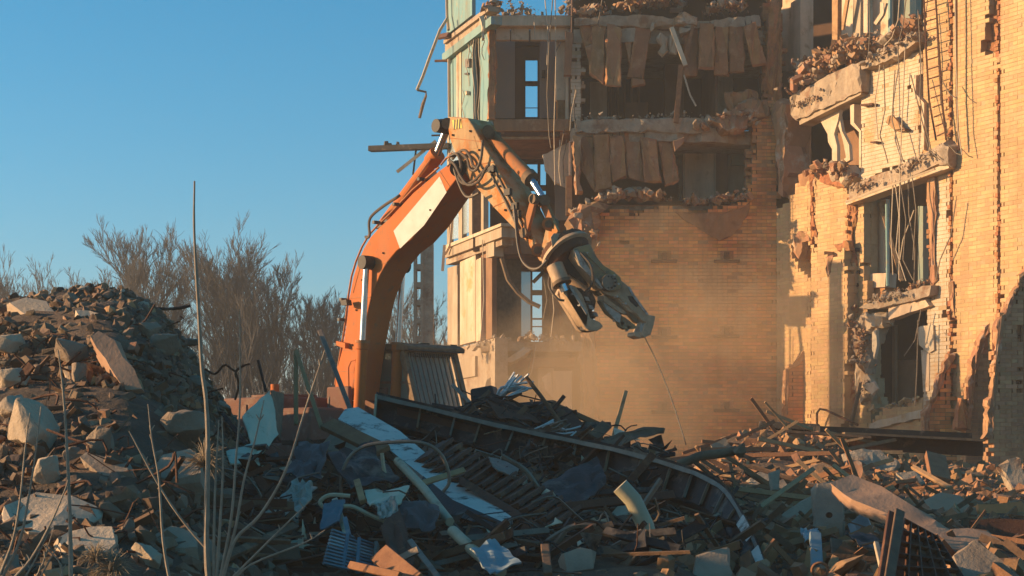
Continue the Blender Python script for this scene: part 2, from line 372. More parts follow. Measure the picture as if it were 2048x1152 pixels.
# ------------------------------------------------------------------ rubble
def rock_mesh(name, m, seed, detail=0, flat=1., n=13):
    rs = random.Random(seed); bm = bmesh.new()
    sx, sy, sz = 1, rs.uniform(.6, 1), rs.uniform(.38, .75)*flat
    for i in range(n):
        v = Vector((rs.gauss(0, 1), rs.gauss(0, 1), rs.gauss(0, 1))).normalized()
        p = 5.; q = (abs(v.x)**p+abs(v.y)**p+abs(v.z)**p)**(1/p); v = v/q*rs.uniform(.8, 1)
        bm.verts.new((v.x*sx, v.y*sy, v.z*sz))
    r = bmesh.ops.convex_hull(bm, input=bm.verts)
    bmesh.ops.delete(bm, geom=[g for g in r['geom_interior'] if isinstance(g, bmesh.types.BMVert)], context='VERTS')
    if detail:
        bmesh.ops.dissolve_limit(bm, angle_limit=.25, verts=bm.verts, edges=bm.edges)
        bmesh.ops.bevel(bm, geom=list(bm.edges), offset=.03, segments=1, affect='EDGES', clamp_overlap=True)
        bmesh.ops.triangulate(bm, faces=bm.faces)
        for _ in range(detail): bmesh.ops.subdivide_edges(bm, edges=[e for e in bm.edges if e.calc_length() > .22/ (_+1)], cuts=1, use_grid_fill=True)
        bmesh.ops.triangulate(bm, faces=bm.faces)
        for v in bm.verts:
            v.co += noise.noise_vector(v.co*2.3+Vector((seed, 0, 0)))*.07+noise.noise_vector(v.co*6+Vector((0, seed, 0)))*.035
    me = bpy.data.meshes.new(name); bm.to_mesh(me); bm.free()
    if m: me.materials.append(m)
    if detail:
        me.polygons.foreach_set('use_smooth', [True]*len(me.polygons)); me.set_sharp_from_angle(angle=math.radians(32))
    return me
ROCK = {}
for key in ('rubble_grey', 'rubble_right', 'rock_mid', 'rubble_red'):
    ROCK[key] = [rock_mesh('broken_chunk', M[key], 40+i, 1, n=12+i % 4) for i in range(9)]
_low = []
for i in range(12):
    me = rock_mesh('t', None, 200+i, 0, n=13); me.calc_loop_triangles()
    v = np.zeros(len(me.vertices)*3); me.vertices.foreach_get('co', v)
    f = np.zeros(len(me.loop_triangles)*3, dtype=np.int32); me.loop_triangles.foreach_get('vertices', f)
    _low.append((v.reshape(-1, 3), f.reshape(-1, 3))); bpy.data.meshes.remove(me)

def rot_np(rs):
    q = rs.normal(size=4); q /= np.linalg.norm(q); w, x, y, z = q
    return np.array([[1-2*(y*y+z*z), 2*(x*y-z*w), 2*(x*z+y*w)], [2*(x*y+z*w), 1-2*(x*x+z*z), 2*(y*z-x*w)], [2*(x*z-y*w), 2*(y*z+x*w), 1-2*(x*x+y*y)]])
def chips(name, pts, sizes, m, parent=None, seed=0, flat=1., bricky=False):
    """uncountable small rubble as one object"""
    rs = np.random.default_rng(seed); Vs = []; Fs = []; n = 0
    for p, s in zip(pts, sizes):
        if bricky and rs.random() < .5:
            v = np.array([[a, b*.5, c*.36] for a in (-1, 1) for b in (-1, 1) for c in (-1, 1)])*rs.uniform(.75, 1.1, (8, 1))
            f = np.array([[0, 1, 3], [0, 3, 2], [4, 6, 7], [4, 7, 5], [0, 4, 5], [0, 5, 1], [2, 3, 7], [2, 7, 6], [0, 2, 6], [0, 6, 4], [1, 5, 7], [1, 7, 3]])
        else: v, f = _low[rs.integers(12)]
        Vs.append((v*s*np.array([1, 1, flat]))@rot_np(rs).T+np.asarray(p)); Fs.append(f+n); n += len(v)
    return mesh_np(name, np.concatenate(Vs), np.concatenate(Fs), m, parent, 'stuff')

def scatter(n, x0, x1, y0, y1, lo, hi, seed, fov=True, power=2.6, sink=.3, dens=None):
    rs = np.random.default_rng(seed); pts = []; sz = []
    while len(pts) < n:
        y = rs.uniform(y0, y1); x = rs.uniform(x0, x1)
        k = x/y*FPX+1024
        if fov and not -60 < k < 2110 and (k < -700 or k > 2800 or rs.random() > .5): continue
        if dens and rs.random() > dens(k, y): continue
        s = lo+(hi-lo)*rs.random()**power
        pts.append((x, y, hz(x, y)+s*(.5-sink))); sz.append(s)
    return pts, sz

dl = lambda k, y: 1 if k < 560 else .0
dc = lambda k, y: 1 if 430 < k < 1400 else 0
dr = lambda k, y: 1 if k > 1300 else 0
p, s = scatter(21000, -10, 0, 8, 24, .011, .10, 1, dens=dl, power=6); chips('small_rubble', p, s, M['rubble_grey'], seed=1)
p, s = scatter(900, -7, 0, 9, 24, .03, .09, 5, dens=dl, power=3); chips('brick_bits', p, s, M['rubble_red'], seed=6, bricky=True)
p, s = scatter(4000, -4, 4, 9, 24, .014, .10, 2, dens=dc, power=4); chips('scrap_litter', p, s, M['rubble_grey'], seed=2)
p, s = scatter(12500, 1, 14, 11, 40, .018, .15, 3, dens=dr, power=4); chips('brick_rubble', p, s, M['rubble_right'], seed=3, bricky=True)

def chunks(n, x0, x1, y0, y1, lo, hi, mats, label, group, seed, dens, sink=.3):
    p, s = scatter(n, x0, x1, y0, y1, lo, hi, seed, power=2.2, dens=dens, sink=sink); rs = random.Random(seed)
    for q, r in zip(p, s):
        o = bpy.data.objects.new('concrete_chunk', rs.choice(ROCK[rs.choice(mats)])); COL.objects.link(o)
        o.location = q; o.scale = (r, r*rs.uniform(.7, 1.1), r*rs.uniform(.6, 1)); o.rotation_euler = (rs.uniform(-.6, .6), rs.uniform(-.6, .6), rs.uniform(0, 6.3))
        tag(o, label, 'rubble chunk', group)
chunks(70, -6, 0, 9.5, 22.5, .06, .18, ['rubble_grey', 'rubble_grey', 'rock_mid'], 'small grey broken concrete chunk lying loose on the dark mound', 'loose chunks on the dark mound', 11, dl)
chunks(36, -2.5, 3, 11, 20, .07, .2, ['rubble_grey'], 'small dark broken chunk lying among the scrap metal heap', 'loose chunks among the scrap metal', 12, dc)
chunks(64, 1, 9, 12, 36, .10, .30, ['rubble_right', 'rubble_right', 'rubble_red'], 'small brownish brick or concrete lump lying in the brown rubble field', 'loose lumps in the brown rubble field', 13, dr)
# ------------------------------------------------------------------ the ruined building
CT = (0., 55.); CD = (1., 0.)                       # front plane of the middle block
LT = (-.75, 55.); LD = (-.307, .952)                # left, sunlit side of the corner bay (runs away from us)
RT = (8.04, 55.); RD = (.489, -.873)                # right wing (comes towards us)
RN = (-.873, -.489)
B = thing('ruined_building', (2.5, 57, 0), 'half demolished brick building with open floors and hanging slabs behind the excavator', 'building')
def off(p0, n, a): return (p0[0]+n[0]*a, p0[1]+n[1]*a)
def inpoly(x, y, poly):
    r = np.zeros(len(x), bool); n = len(poly)
    for i in range(n):
        x1, y1 = poly[i]; x2, y2 = poly[(i+1) % n]
        c = ((y1 > y) != (y2 > y)) & (x < (x2-x1)*(y-y1)/((y2-y1) if y2 != y1 else 1e-9)+x1)
        r ^= c
    return r
def to_tz(poly, p0, d):
    out = []
    for a, b in poly:
        w = PP(a, b, p0, d); out.append(((w.x-p0[0])*d[0]+(w.y-p0[1])*d[1], w.z))
    return out
BRICKS = []; FILL = ('mortar', 'pointing')
def brick_wall(p0, d, outline, mat, holes=(), depth=.26, layers=2, jag=.10, course=.107, bl=.30, seed=0, name='brick_wall', single=False, mort=None, tz=None):
    fine = mat != 'brick_red' and mat != 'brick_grey' and mat != 'brick_core'
    gap, rec, vgap = (.0085, .010, .002) if fine else (.0095, .016, .006)
    mort = mort or FILL[fine]
    """a wall of real bricks: each a box standing proud of recessed mortar, broken along its outline"""
    rs = np.random.default_rng(seed)
    nrm = np.array([d[1], -d[0]])
    if nrm@np.array([-(p0[0]+d[0]), -p0[1]]) < 0: nrm = -nrm
    O = tz or to_tz(outline, p0, d); H = [to_tz(h, p0, d) for h in holes]
    t0, t1 = min(a for a, b in O), max(a for a, b in O); z0, z1 = min(b for a, b in O), max(b for a, b in O)
    d2 = np.array(d)
    def emit(T, Zc, L, fr, bk, gap):
        n = len(T); vs = np.zeros((n, 8, 3)); q = 0
        for e in (0, 1):
            dep = fr if e == 0 else bk
            for st, sz in ((-1, -1), (1, -1), (1, 1), (-1, 1)):
                tt = T+st*(L/2-(vgap if gap > 0 else gap)); zz = Zc+sz*(course/2-gap)
                vs[:, q, 0] = p0[0]+d2[0]*tt+nrm[0]*dep; vs[:, q, 1] = p0[1]+d2[1]*tt+nrm[1]*dep; vs[:, q, 2] = zz; q += 1
        return vs
    BF = np.array([[0, 1, 2, 3], [5, 4, 7, 6], [1, 0, 4, 5], [2, 1, 5, 6], [3, 2, 6, 7], [0, 3, 7, 4]])
    mor = []; bri = []; wall = None
    for ly in range(layers):
        T = []; Zs = []; L = []
        r = int(math.floor(z0/course))
        while r*course < z1+course:
            head = (r % 4 == 0)
            l = bl/2 if head else bl
            a = np.arange(t0-bl+(r % 2)*bl/2+(.075 if head else 0), t1+bl, l)
            T.append(a); Zs.append(np.full(len(a), (r+.5)*course)); L.append(np.full(len(a), l)); r += 1
        T = np.concatenate(T); Zs = np.concatenate(Zs); L = np.concatenate(L); full = L > bl*.75
        def keep(t, z):
            nj = np.array([noise.noise(Vector((a*1.7, b*1.7, seed+ly*3.7))) for a, b in zip(t, z)])*jag*1.6
            jt = t+nj+rs.uniform(-jag, jag, len(t))*.5; jz = z+nj+rs.uniform(-jag, jag, len(t))*.35
            k = inpoly(jt, jz, O)
            for h in H: k &= ~inpoly(jt, jz, h)
            return k
        ka = keep(T-L/4, Zs); kb = np.where(full, keep(T+L/4, Zs), ka)
        both = ka & kb; la = full & ka & ~kb; lb = full & kb & ~ka          # whole bricks, left and right half bats
        T = np.concatenate([T[both], T[la]-bl/4, T[lb]+bl/4]); Zs = np.concatenate([Zs[both], Zs[la], Zs[lb]]); L = np.concatenate([L[both], L[la]/2*rs.uniform(.45, 1, la.sum()), L[lb]/2*rs.uniform(.45, 1, lb.sum())]); n = len(T)
        if not n: continue
        fr = rs.uniform(-.004, .004, n)*(1 if fine else 2)-ly*depth; loose = rs.random(n) < (.02 if fine else .05); fr[loose] -= rs.uniform(.01, .06, loose.sum())
        bri.append((emit(T, Zs, L, fr, np.full(n, -(ly+1)*depth+.004), gap), T, Zs, ly))
        mor.append(emit(T, Zs, L, np.full(n, -rec-ly*depth), np.full(n, -(ly+1)*depth+.012), -.0006))
    V = np.concatenate(mor).reshape(-1, 3); n = len(V)//8
    F = (BF[None]+8*np.arange(n)[:, None, None]).reshape(-1, 4)
    wall = mesh_np(name, V, F, M[mort], B)
    for vs, T, Zs, ly in bri: BRICKS.append((vs, wall, mat, single and ly == 0))
    return wall
def finish_bricks(limit=290):
    BF = np.array([[0, 1, 2, 3], [5, 4, 7, 6], [1, 0, 4, 5], [2, 1, 5, 6], [3, 2, 6, 7], [0, 3, 7, 4]])
    cand = []
    for g, (vs, wall, mat, ok) in enumerate(BRICKS):
        if not ok: continue
        c = vs[:, :4].mean(1); px = c[:, 0]/c[:, 1]*FPX+1024; py = HOR-(c[:, 2]-CZ)/c[:, 1]*FPX
        wd = np.linalg.norm(vs[:, 1]-vs[:, 0], axis=1)/c[:, 1]
        for i in np.where((px > 4) & (px < 2044) & (py < 890) & (py > 4))[0]: cand.append((-wd[i], g, i))
    cand.sort(); pick = {}
    for _, g, i in cand[:limit]: pick.setdefault(g, []).append(i)
    shared = {}
    for g, (vs, wall, mat, ok) in enumerate(BRICKS):
        k = np.ones(len(vs), bool); sel = pick.get(g, [])
        k[sel] = False; V = vs[k].reshape(-1, 3); n = len(V)//8
        if n: mesh_np('brick_courses', V, (BF[None]+8*np.arange(n)[:, None, None]).reshape(-1, 4), M[mat], wall, 'stuff')
        for i in sel:
            v = vs[i]; c = v.mean(0); L = np.linalg.norm(v[1]-v[0]); D = np.linalg.norm(v[4]-v[0]); H = v[3, 2]-v[0, 2]
            key = (round(L, 2), mat, random.randrange(4))
            if key not in shared:
                mb = MB().box((0, 0, 0), (L, D, H)); me = bpy.data.meshes.new('brick'); me.from_pydata([tuple(q) for q in mb.v], [], mb.f); me.materials.append(M[mat])
                for q in me.vertices: q.co += Vector((rnd(-.004, .004), rnd(-.004, .004), rnd(-.004, .004)))
                shared[key] = me
            o = bpy.data.objects.new('brick', shared[key]); COL.objects.link(o); o.parent = wall
            o.location = Vector(c)-world_origin(wall); e = v[1]-v[0]; o.rotation_euler = (0, 0, math.atan2(e[1], e[0]))

def flatpanel(name, poly, p0, d, mat, thick=.12, offn=0, parent=None, rough=0, **k):
    """a piece standing in a vertical plane, outline from the photo, with its own thickness"""
    n = Vector((d[1], -d[0], 0))
    if n.dot(Vector((-p0[0], -p0[1], 0))) < 0: n = -n
    q = (p0[0]+n.x*offn, p0[1]+n.y*offn)
    pts = [PP(a, b, q, d) for a, b in poly]
    mb = MB()
    if rough: mb.slab(pts, -n*thick, rough, seed=len(name)+poly[0][0], seg=.13)
    else: mb.prism(pts, -n*thick)
    return mb.build(name, M[mat], parent or B, **k)
def rect(x0, y0, x1, y1): return [(x0, y0), (x1, y0), (x1, y1), (x0, y1)]
def box3(name, x0, y0, x1, y1, Dn, Df, mat, parent=None, **k):
    """block: front face at depth Dn covers the pixel box, reaches back to depth Df"""
    a, b = P(x0, y1, Dn), P(x1, y0, Dn); c = (a+b)/2; c.y = (Dn+Df)/2
    return MB().box(c, (b.x-a.x, Df-Dn, b.z-a.z)).build(name, M[mat], parent or B, **k)
def rag(pts, amp, seed, seg=.25):
    """broken edge: subdivide and shake a pixel-free 3-D polyline"""
    out = []
    for i in range(len(pts)-1):
        a, b = Vector(pts[i]), Vector(pts[i+1]); m = max(1, int((b-a).length/seg))
        for j in range(m): p = a.lerp(b, j/m); out.append(p+noise.noise_vector(p*2.3+Vector((seed, 0, 0)))*amp)
    out.append(Vector(pts[-1])); return out
def floor_slab(name, z, th, front, back_y, mat, seed=0, amp=.25):
    """floor with a broken front edge; front: list of (x, y)"""
    f = rag([(x, y, z) for x, y in front], amp, seed)
    for p in f: p.z = z
    pts = f+[Vector((front[-1][0], back_y, z)), Vector((front[0][0], back_y, z))]
    return MB().prism(pts, (0, 0, -th)).build(name, M[mat], B)
def pile(name, line, n, lo, hi, mat, seed, spread=(.3, .3, .12), bricky=True):
    """loose rubble lying along a 3-D polyline"""
    rs = np.random.default_rng(seed); L = [Vector(p) for p in line]; pts = []; sz = []; n = int(n*1.5); lo = lo*.55; hi = hi*.8
    seg = [(L[i+1]-L[i]).length for i in range(len(L)-1)]; tot = sum(seg)
    for _ in range(n):
        u = rs.uniform(0, tot); i = 0
        while i < len(seg)-1 and u > seg[i]: u -= seg[i]; i += 1
        p = L[i].lerp(L[i+1], u/max(seg[i], 1e-6)); q = .5+1.6*noise.noise(Vector((p.x*1.3, p.z*1.3, seed)))
        if rs.random() > q: continue
        pts.append((p.x+rs.normal()*spread[0], p.y+rs.normal()*spread[1], p.z+abs(rs.normal())*spread[2]*min(q, 1.))); sz.append(lo+(hi-lo)*rs.random()**3.5)
    h = len(pts)//3; chips('rubble_dust', pts[:h], sz[:h], M['concrete_dust'], B, seed+100, bricky=False)
    return chips(name, pts[h:], sz[h:], M[mat], B, seed, bricky=bricky)
def zrow(py, D): return CZ+(HOR-py)/FPX*D
def xcol(px, D): return (px-1024)/FPX*D

# ---- middle block: the closed brick wall below, torn along its top
brick_wall(CT, CD, [(1186, 1010), (1188, 800), (1180, 700), (1192, 640), (1186, 560), (1180, 470), (1196, 432), (1222, 416), (1268, 424), (1320, 414), (1370, 420), (1420, 424), (1452, 410), (1500, 402), (1497, 330), (1506, 262), (1500, 215), (1512, 205), (1556, 205), (1556, 1010)],
           'brick_red', seed=3, jag=.12, layers=3, holes=[rect(1238, 484, 1254, 492)], single=False)
# pier and cross wall behind the upper right rooms
brick_wall((0, 55.05), CD, [(1530, 205), (1526, 120), (1532, -30), (1562, -30), (1562, 205)], 'brick_core', seed=5, jag=.12, layers=2, mort='brick_core')
flatpanel('broken_wall_end', [(1556, 214), (1545, 190), (1530, 150), (1534, 40), (1545, -20), (1560, -20), (1562, 215)], (0, 54.9), CD, 'brick_core', .8, 0, rough=.10)
# anchor plates with short ledges on the brick wall
for i, (x, y) in enumerate([(1329, 521), (1454, 521), (1329, 673), (1454, 671), (1329, 823), (1454, 820)]):
    a = flatpanel('wall_bracket', [(x-26, y-2), (x+26, y-2), (x+25, y+4), (x-25, y+4)], (0, 54.99), CD, 'steel_rust', .16, .10)
    flatpanel('bracket_stub', [(x-5, y-16), (x+5, y-16), (x+5, y-2.5), (x-5, y-2.5)], (0, 54.99), CD, 'steel_rust', .12, .07, parent=a)
    flatpanel('bracket_pocket', [(x-13, y-19), (x+13, y-19), (x+13, y-3), (x-13, y-3)], (0, 54.985), CD, 'brick_core', .05, .004, parent=a)
# lower left of the wall: torn return wall, sunlit on its broken end
brick_wall((0, 54.9), (.30, .954), [(1158, 1000), (1150, 800), (1142, 700), (1152, 655), (1166, 640), (1190, 650), (1192, 1000)], 'brick_core', seed=9, jag=.16, layers=3, mort='brick_core')
MB().slab([P(1162, 640, 54.7), P(1188, 650, 54.7), P(1196, 760, 54.7), P(1190, 880, 54.7), P(1166, 880, 54.7), P(1172, 780, 54.7)], (0, .6, 0), .12, 3, .2).build('broken_wall_end', M['rubble_red'], B)
MB().slab([P(1130, 440, 54.6), P(1165, 408, 54.6), P(1200, 398, 54.6), P(1216, 412, 54.6), P(1192, 430, 54.6), P(1196, 490, 54.6), P(1180, 520, 54.6), P(1150, 470, 54.6)], (0, .7, 0), .13, 5, .2).build('broken_wall_end', M['rubble_red'], B)
pile('rubble_layer', [P(1145, 425, 54.8), P(1200, 400, 54.8), P(1250, 392, 55.0), P(1320, 396, 55.1), P(1400, 408, 55.2), P(1500, 400, 55.2)], 520, .04, .24, 'rubble_red', 21, (.12, .3, .10))
pile('rubble_layer', [P(1215, 396, 54.8), P(1262, 384, 54.8), P(1290, 396, 54.9)], 90, .08, .3, 'rubble_red', 22, (.12, .2, .10))
pile('rubble_layer', [P(1150, 470, 54.6), P(1190, 520, 54.6), P(1185, 470, 54.6)], 90, .05, .2, 'rubble_red', 23, (.12, .12, .3))
# dirt fan washed over the wall top
flatpanel('earth_stain', [(1350, 424), (1440, 428), (1480, 418), (1500, 405), (1496, 430), (1466, 470), (1440, 482), (1416, 470), (1392, 452), (1366, 440)], (0, 54.99), CD, 'panel_brown', .04, .02, rough=.03)

# ---- floors of the middle block
xl, xr = xcol(1142, 55), xcol(1558, 55)
Z2, Z3, Z1 = zrow(258, 55), zrow(402, 55), zrow(60, 55)
floor_slab('floor_slab', Z2, .42, [(xl, 54.9), (xcol(1300, 55), 54.75), (xcol(1420, 55), 54.9), (xcol(1480, 55), 55.3), (xr, 55.2)], 61, 'concrete_dust', 2)
floor_slab('floor_slab', Z1, .42, [(xl, 55), (xcol(1250, 55), 54.8), (xcol(1350, 55), 55.1), (xcol(1430, 55), 54.9), (xr, 55.2)], 61, 'concrete_dust', 3)
floor_slab('floor_slab', Z3-.1, .3, [(xl, 55.4), (xr, 55.4)], 61, 'concrete_dust', 4, .05)
floor_slab('floor_slab', zrow(-150, 55), .4, [(xl, 55.2), (xr, 55.4)], 61, 'concrete_dust', 6)
MB().slab([P(1150, 240, 54.7), P(1300, 236, 54.6), P(1420, 236, 54.7), P(1424, 262, 54.7), P(1380, 268, 54.7), P(1290, 262, 54.6), P(1150, 266, 54.7)], (0, .35, 0), .06, 2).build('slab_edge', M['concrete_dust'], B)
MB().slab([P(1150, 36, 54.7), P(1290, 28, 54.6), P(1400, 44, 54.7), P(1520, 30, 54.8), P(1524, 52, 54.8), P(1350, 54, 54.7), P(1150, 50, 54.7)], (0, .35, 0), .06, 4).build('slab_edge', M['concrete_dust'], B)
pile('rubble_layer', [P(1150, 30, 55), P(1230, 16, 55), P(1330, 6, 55.2), P(1420, 20, 55), P(1530, 14, 55.2)], 620, .05, .26, 'rubble_red', 25, (.15, .4, .14))
pile('rubble_layer', [P(1150, 238, 55), P(1300, 236, 55), P(1420, 232, 55)], 200, .03, .13, 'concrete_dust', 26, (.15, .3, .06))
pile('rubble_layer', [P(1390, 260, 54.7), P(1430, 240, 54.7), P(1480, 230, 54.7), P(1500, 248, 54.7)], 200, .05, .25, 'rubble_red', 27, (.15, .2, .16))
MB().slab([P(1424, 246, 54.5), P(1480, 200, 54.7), P(1540, 196, 54.9), P(1548, 228, 54.9), P(1500, 240, 54.6), P(1494, 262, 54.5), P(1450, 262, 54.4)], (0, 1.0, 0), .10, 6).build('fallen_masonry', M['rubble_red'], B)
MB().slab([P(1452, 186, 54.9), P(1478, 178, 54.9), P(1516, 180, 55.1), P(1530, 205, 55.1), P(1462, 224, 54.9)], (0, .8, 0), .10, 7).build('fallen_masonry', M['panel_brown'], B)
MB().slab([P(1345, 36, 54.6), P(1370, 22, 54.6), P(1394, 36, 54.6), P(1396, 50, 54.6), P(1342, 52, 54.6)], (0, .6, 0), .08, 8).build('fallen_masonry', M['rubble_red'], B)
MB().slab([P(1360, 54, 54.6), P(1388, 52, 54.6), P(1384, 64, 54.6), P(1362, 66, 54.6)], (0, .4, 0), .06, 9).build('fallen_masonry', M['concrete_dust'], B)
# ---- rooms behind: back walls, doors, columns
YB = 60.
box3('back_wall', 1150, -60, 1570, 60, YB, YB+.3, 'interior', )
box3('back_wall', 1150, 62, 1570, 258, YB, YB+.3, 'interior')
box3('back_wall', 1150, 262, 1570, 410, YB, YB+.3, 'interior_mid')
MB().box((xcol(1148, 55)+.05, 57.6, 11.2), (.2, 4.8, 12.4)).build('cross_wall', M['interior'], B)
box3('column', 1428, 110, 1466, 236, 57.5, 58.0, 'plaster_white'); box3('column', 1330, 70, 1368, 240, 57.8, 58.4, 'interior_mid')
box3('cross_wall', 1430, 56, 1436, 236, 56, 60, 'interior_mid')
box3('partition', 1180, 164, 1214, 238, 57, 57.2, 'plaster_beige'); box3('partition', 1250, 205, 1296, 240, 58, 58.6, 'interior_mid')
box3('partition', 1340, 60, 1374, 160, 58.6, 58.9, 'interior_mid'); box3('partition', 1522, 130, 1552, 190, 56.5, 56.8, 'plaster_blue')
for i in range(6): box3('pipe_riser', 1206+i*14, 160, 1210+i*14, 240, 59, 59.2, 'interior_mid')
f = box3('door', 1368, 292, 1430, 398, 56.9, 57.0, 'plaster_white', bevel=.01)
for a in ((1366, 288, 1370, 398), (1428, 288, 1432, 398), (1366, 286, 1432, 291)): box3('door_frame', *a, 56.84, 57.05, 'plaster_beige', parent=f)
box3('partition', 1432, 285, 1456, 398, 57, 57.3, 'interior_mid'); box3('partition', 1358, 285, 1367, 400, 57.1, 57.4, 'plaster_beige')
box3('partition', 1456, 270, 1502, 398, 57.2, 57.4, 'plaster_beige'); box3('partition', 1464, 296, 1496, 330, 57.0, 57.19, 'plaster_green')
box3('partition', 1476, 276, 1494, 300, 56.8, 56.98, 'plaster_white')
box3('partition', 1356, 266, 1500, 288, 56.9, 57.1, 'interior_mid')
# ---- precast slabs hanging from their bars
def zq(q): return [(1130+a/2.742, b/2.742) for a, b in q]
HUNG = [[(150, 140), (225, 130), (218, 300), (212, 470), (140, 410), (128, 330), (110, 260), (145, 240)], [(75, 130), (145, 130), (150, 235), (110, 250), (88, 190)], [(232, 130), (308, 150), (305, 482), (222, 475)],
        [(310, 135), (388, 130), (364, 262), (350, 350), (338, 280)], [(392, 130), (472, 160), (450, 300), (430, 430), (342, 422), (360, 300)], [(362, 428), (440, 432), (442, 465), (366, 476)],
        [(650, 160), (733, 140), (722, 420), (648, 418)], [(738, 125), (818, 125), (812, 382), (732, 380)], [(823, 130), (895, 130), (894, 415), (818, 412)], [(900, 130), (976, 140), (985, 398), (905, 400)], [(980, 140), (1040, 115), (1108, 348), (1030, 358)],
        [(75, 745), (153, 750), (165, 1060), (90, 930)], [(158, 735), (238, 735), (255, 1030), (168, 1045)], [(242, 745), (320, 745), (340, 970), (262, 1000)], [(325, 725), (410, 730), (438, 1000), (345, 975)], [(415, 750), (500, 760), (525, 1000), (440, 1005)], [(503, 745), (580, 745), (628, 1000), (550, 1020)]]
for i, q in enumerate(HUNG):
    D = 54.75+.12*math.sin(i*2.4); tilt = rnd(-.22, .12)
    pts = [P(a, b, D) for a, b in zq(q)]; zt = max(p.z for p in pts)
    for p in pts: p.y += (zt-p.z)*tilt*.5
    o = MB().slab(pts, (0, .2, 0), .045, i, .16).build('hanging_slab', M['panel_brown'], B)
    for k in range(2):
        a = pts[0].lerp(pts[1], .25+.5*k)+Vector((0, .1, 0))
        MB().tube([a+Vector((0, 0, -.02)), a+Vector((rnd(-.05, .05), .05, .22)), a+Vector((rnd(-.1, .1), .12, .42))], .012, 4).build('bar', M['steel_rust'], o)
for q in ([(505, 215), (530, 175), (560, 205), (552, 260), (560, 280), (535, 310), (508, 290), (530, 255)], [(575, 195), (600, 180), (615, 240), (610, 300), (570, 290)], [(468, 150), (480, 120), (498, 122), (480, 165)]):
    MB().slab([P(a, b, 54.6) for a, b in zq(q)], (0, .15, 0), .05, q[0][0], .2).build('hanging_fragment', M['plaster_beige'], B)
MB().slab([P(a, b, 54.5) for a, b in zq([(588, 770), (655, 750), (650, 790), (600, 828)])], (0, .15, 0), .04, 4, .2).build('hanging_fragment', M['rubble_red'], B)
MB().bar(P(1343, 55, 54.4), P(1371, 131, 54.3), .13, .09).build('hanging_beam', M['plaster_lit'], B)
MB().bar(P(1362, 130, 54.6), P(1352, 246, 54.6), .15, .12).build('timber_post', M['wood_red'], B)
MB().bar(P(1386, 52, 54.6), P(1368, 126, 54.6), .1, .08).build('timber_post', M['wood_red'], B)
MB().tube([P(1368, 150, 54.5), P(1380, 190, 54.5), P(1392, 212, 54.4)], .03, 5).build('hanging_wire', M['cable_pale'], B)

# ---- corner bay on the left
YR = 59.6
LN = Vector((-.952, -.307, 0))
def PLp(px, py, o=0): return PP(px, py, off(LT, (LN.x, LN.y), o), LD)
def lpanel(name, x0, y0t, y0b, x1, y1t, y1b, mat, th=.12, o=0, **k): return flatpanel(name, [(x0, y0t), (x1, y1t), (x1, y1b), (x0, y0b)], LT, LD, mat, th, o, **k)
# sunlit side: storeys of painted plaster between ledges
lpanel('plaster_panel', 893, -20, 70, 944, -60, 30, 'plaster_teal'); lpanel('plaster_panel', 896, 100, 300, 914, 100, 262, 'plaster_teal')
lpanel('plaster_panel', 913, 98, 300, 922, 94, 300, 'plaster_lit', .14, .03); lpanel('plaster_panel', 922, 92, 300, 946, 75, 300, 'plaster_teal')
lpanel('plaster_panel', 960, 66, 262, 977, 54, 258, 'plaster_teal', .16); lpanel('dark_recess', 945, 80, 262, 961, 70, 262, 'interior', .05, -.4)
lpanel('ledge_beam', 884, 108, 124, 982, 32, 48, 'plaster_teal', .35, .18); lpanel('ledge_beam', 890, 82, 108, 970, 25, 45, 'concrete_dust', .3, .02)
lpanel('ledge_top', 887, 80, 88, 976, 12, 22, 'concrete_dust', .4, .12)
lpanel('plaster_panel', 897, 262, 480, 917, 262, 476, 'dirty_pane', .05, -.02); lpanel('plaster_panel', 924, 300, 470, 938, 300, 464, 'dirty_pane', .05, -.02)
for x, w in ((894, 4), (917, 7), (938, 6), (950, 4), (962, 5)): lpanel('mullion', x, 262, 490, x+w, 262, 486, 'plaster_beige', .16, .02)
lpanel('ledge_beam', 890, 498, 516, 1003, 452, 474, 'plaster_beige', .5, .18); lpanel('ledge_beam', 892, 518, 530, 1004, 477, 490, 'concrete_dust', .35, .05)
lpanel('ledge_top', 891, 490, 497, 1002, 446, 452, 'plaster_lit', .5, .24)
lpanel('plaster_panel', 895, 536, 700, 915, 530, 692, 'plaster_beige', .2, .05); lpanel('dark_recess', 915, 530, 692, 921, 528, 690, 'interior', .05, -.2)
lpanel('plaster_panel', 920, 524, 690, 951, 510, 682, 'plaster_lit', .2, .02); lpanel('mullion', 952, 520, 684, 962, 515, 680, 'plaster_white', .2, .04)
lpanel('brick_infill', 962, 500, 684, 984, 490, 676, 'interior_mid', .15, -.1)
lpanel('beam_end', 972, 478, 516, 988, 472, 512, 'plaster_beige', .3, .1)
lpanel('plinth_wall', 893, 702, 1010, 990, 676, 1010, 'concrete_dust', .4, .02)
lpanel('plinth_panel', 905, 722, 760, 950, 712, 752, 'plaster_beige', .2, .1)
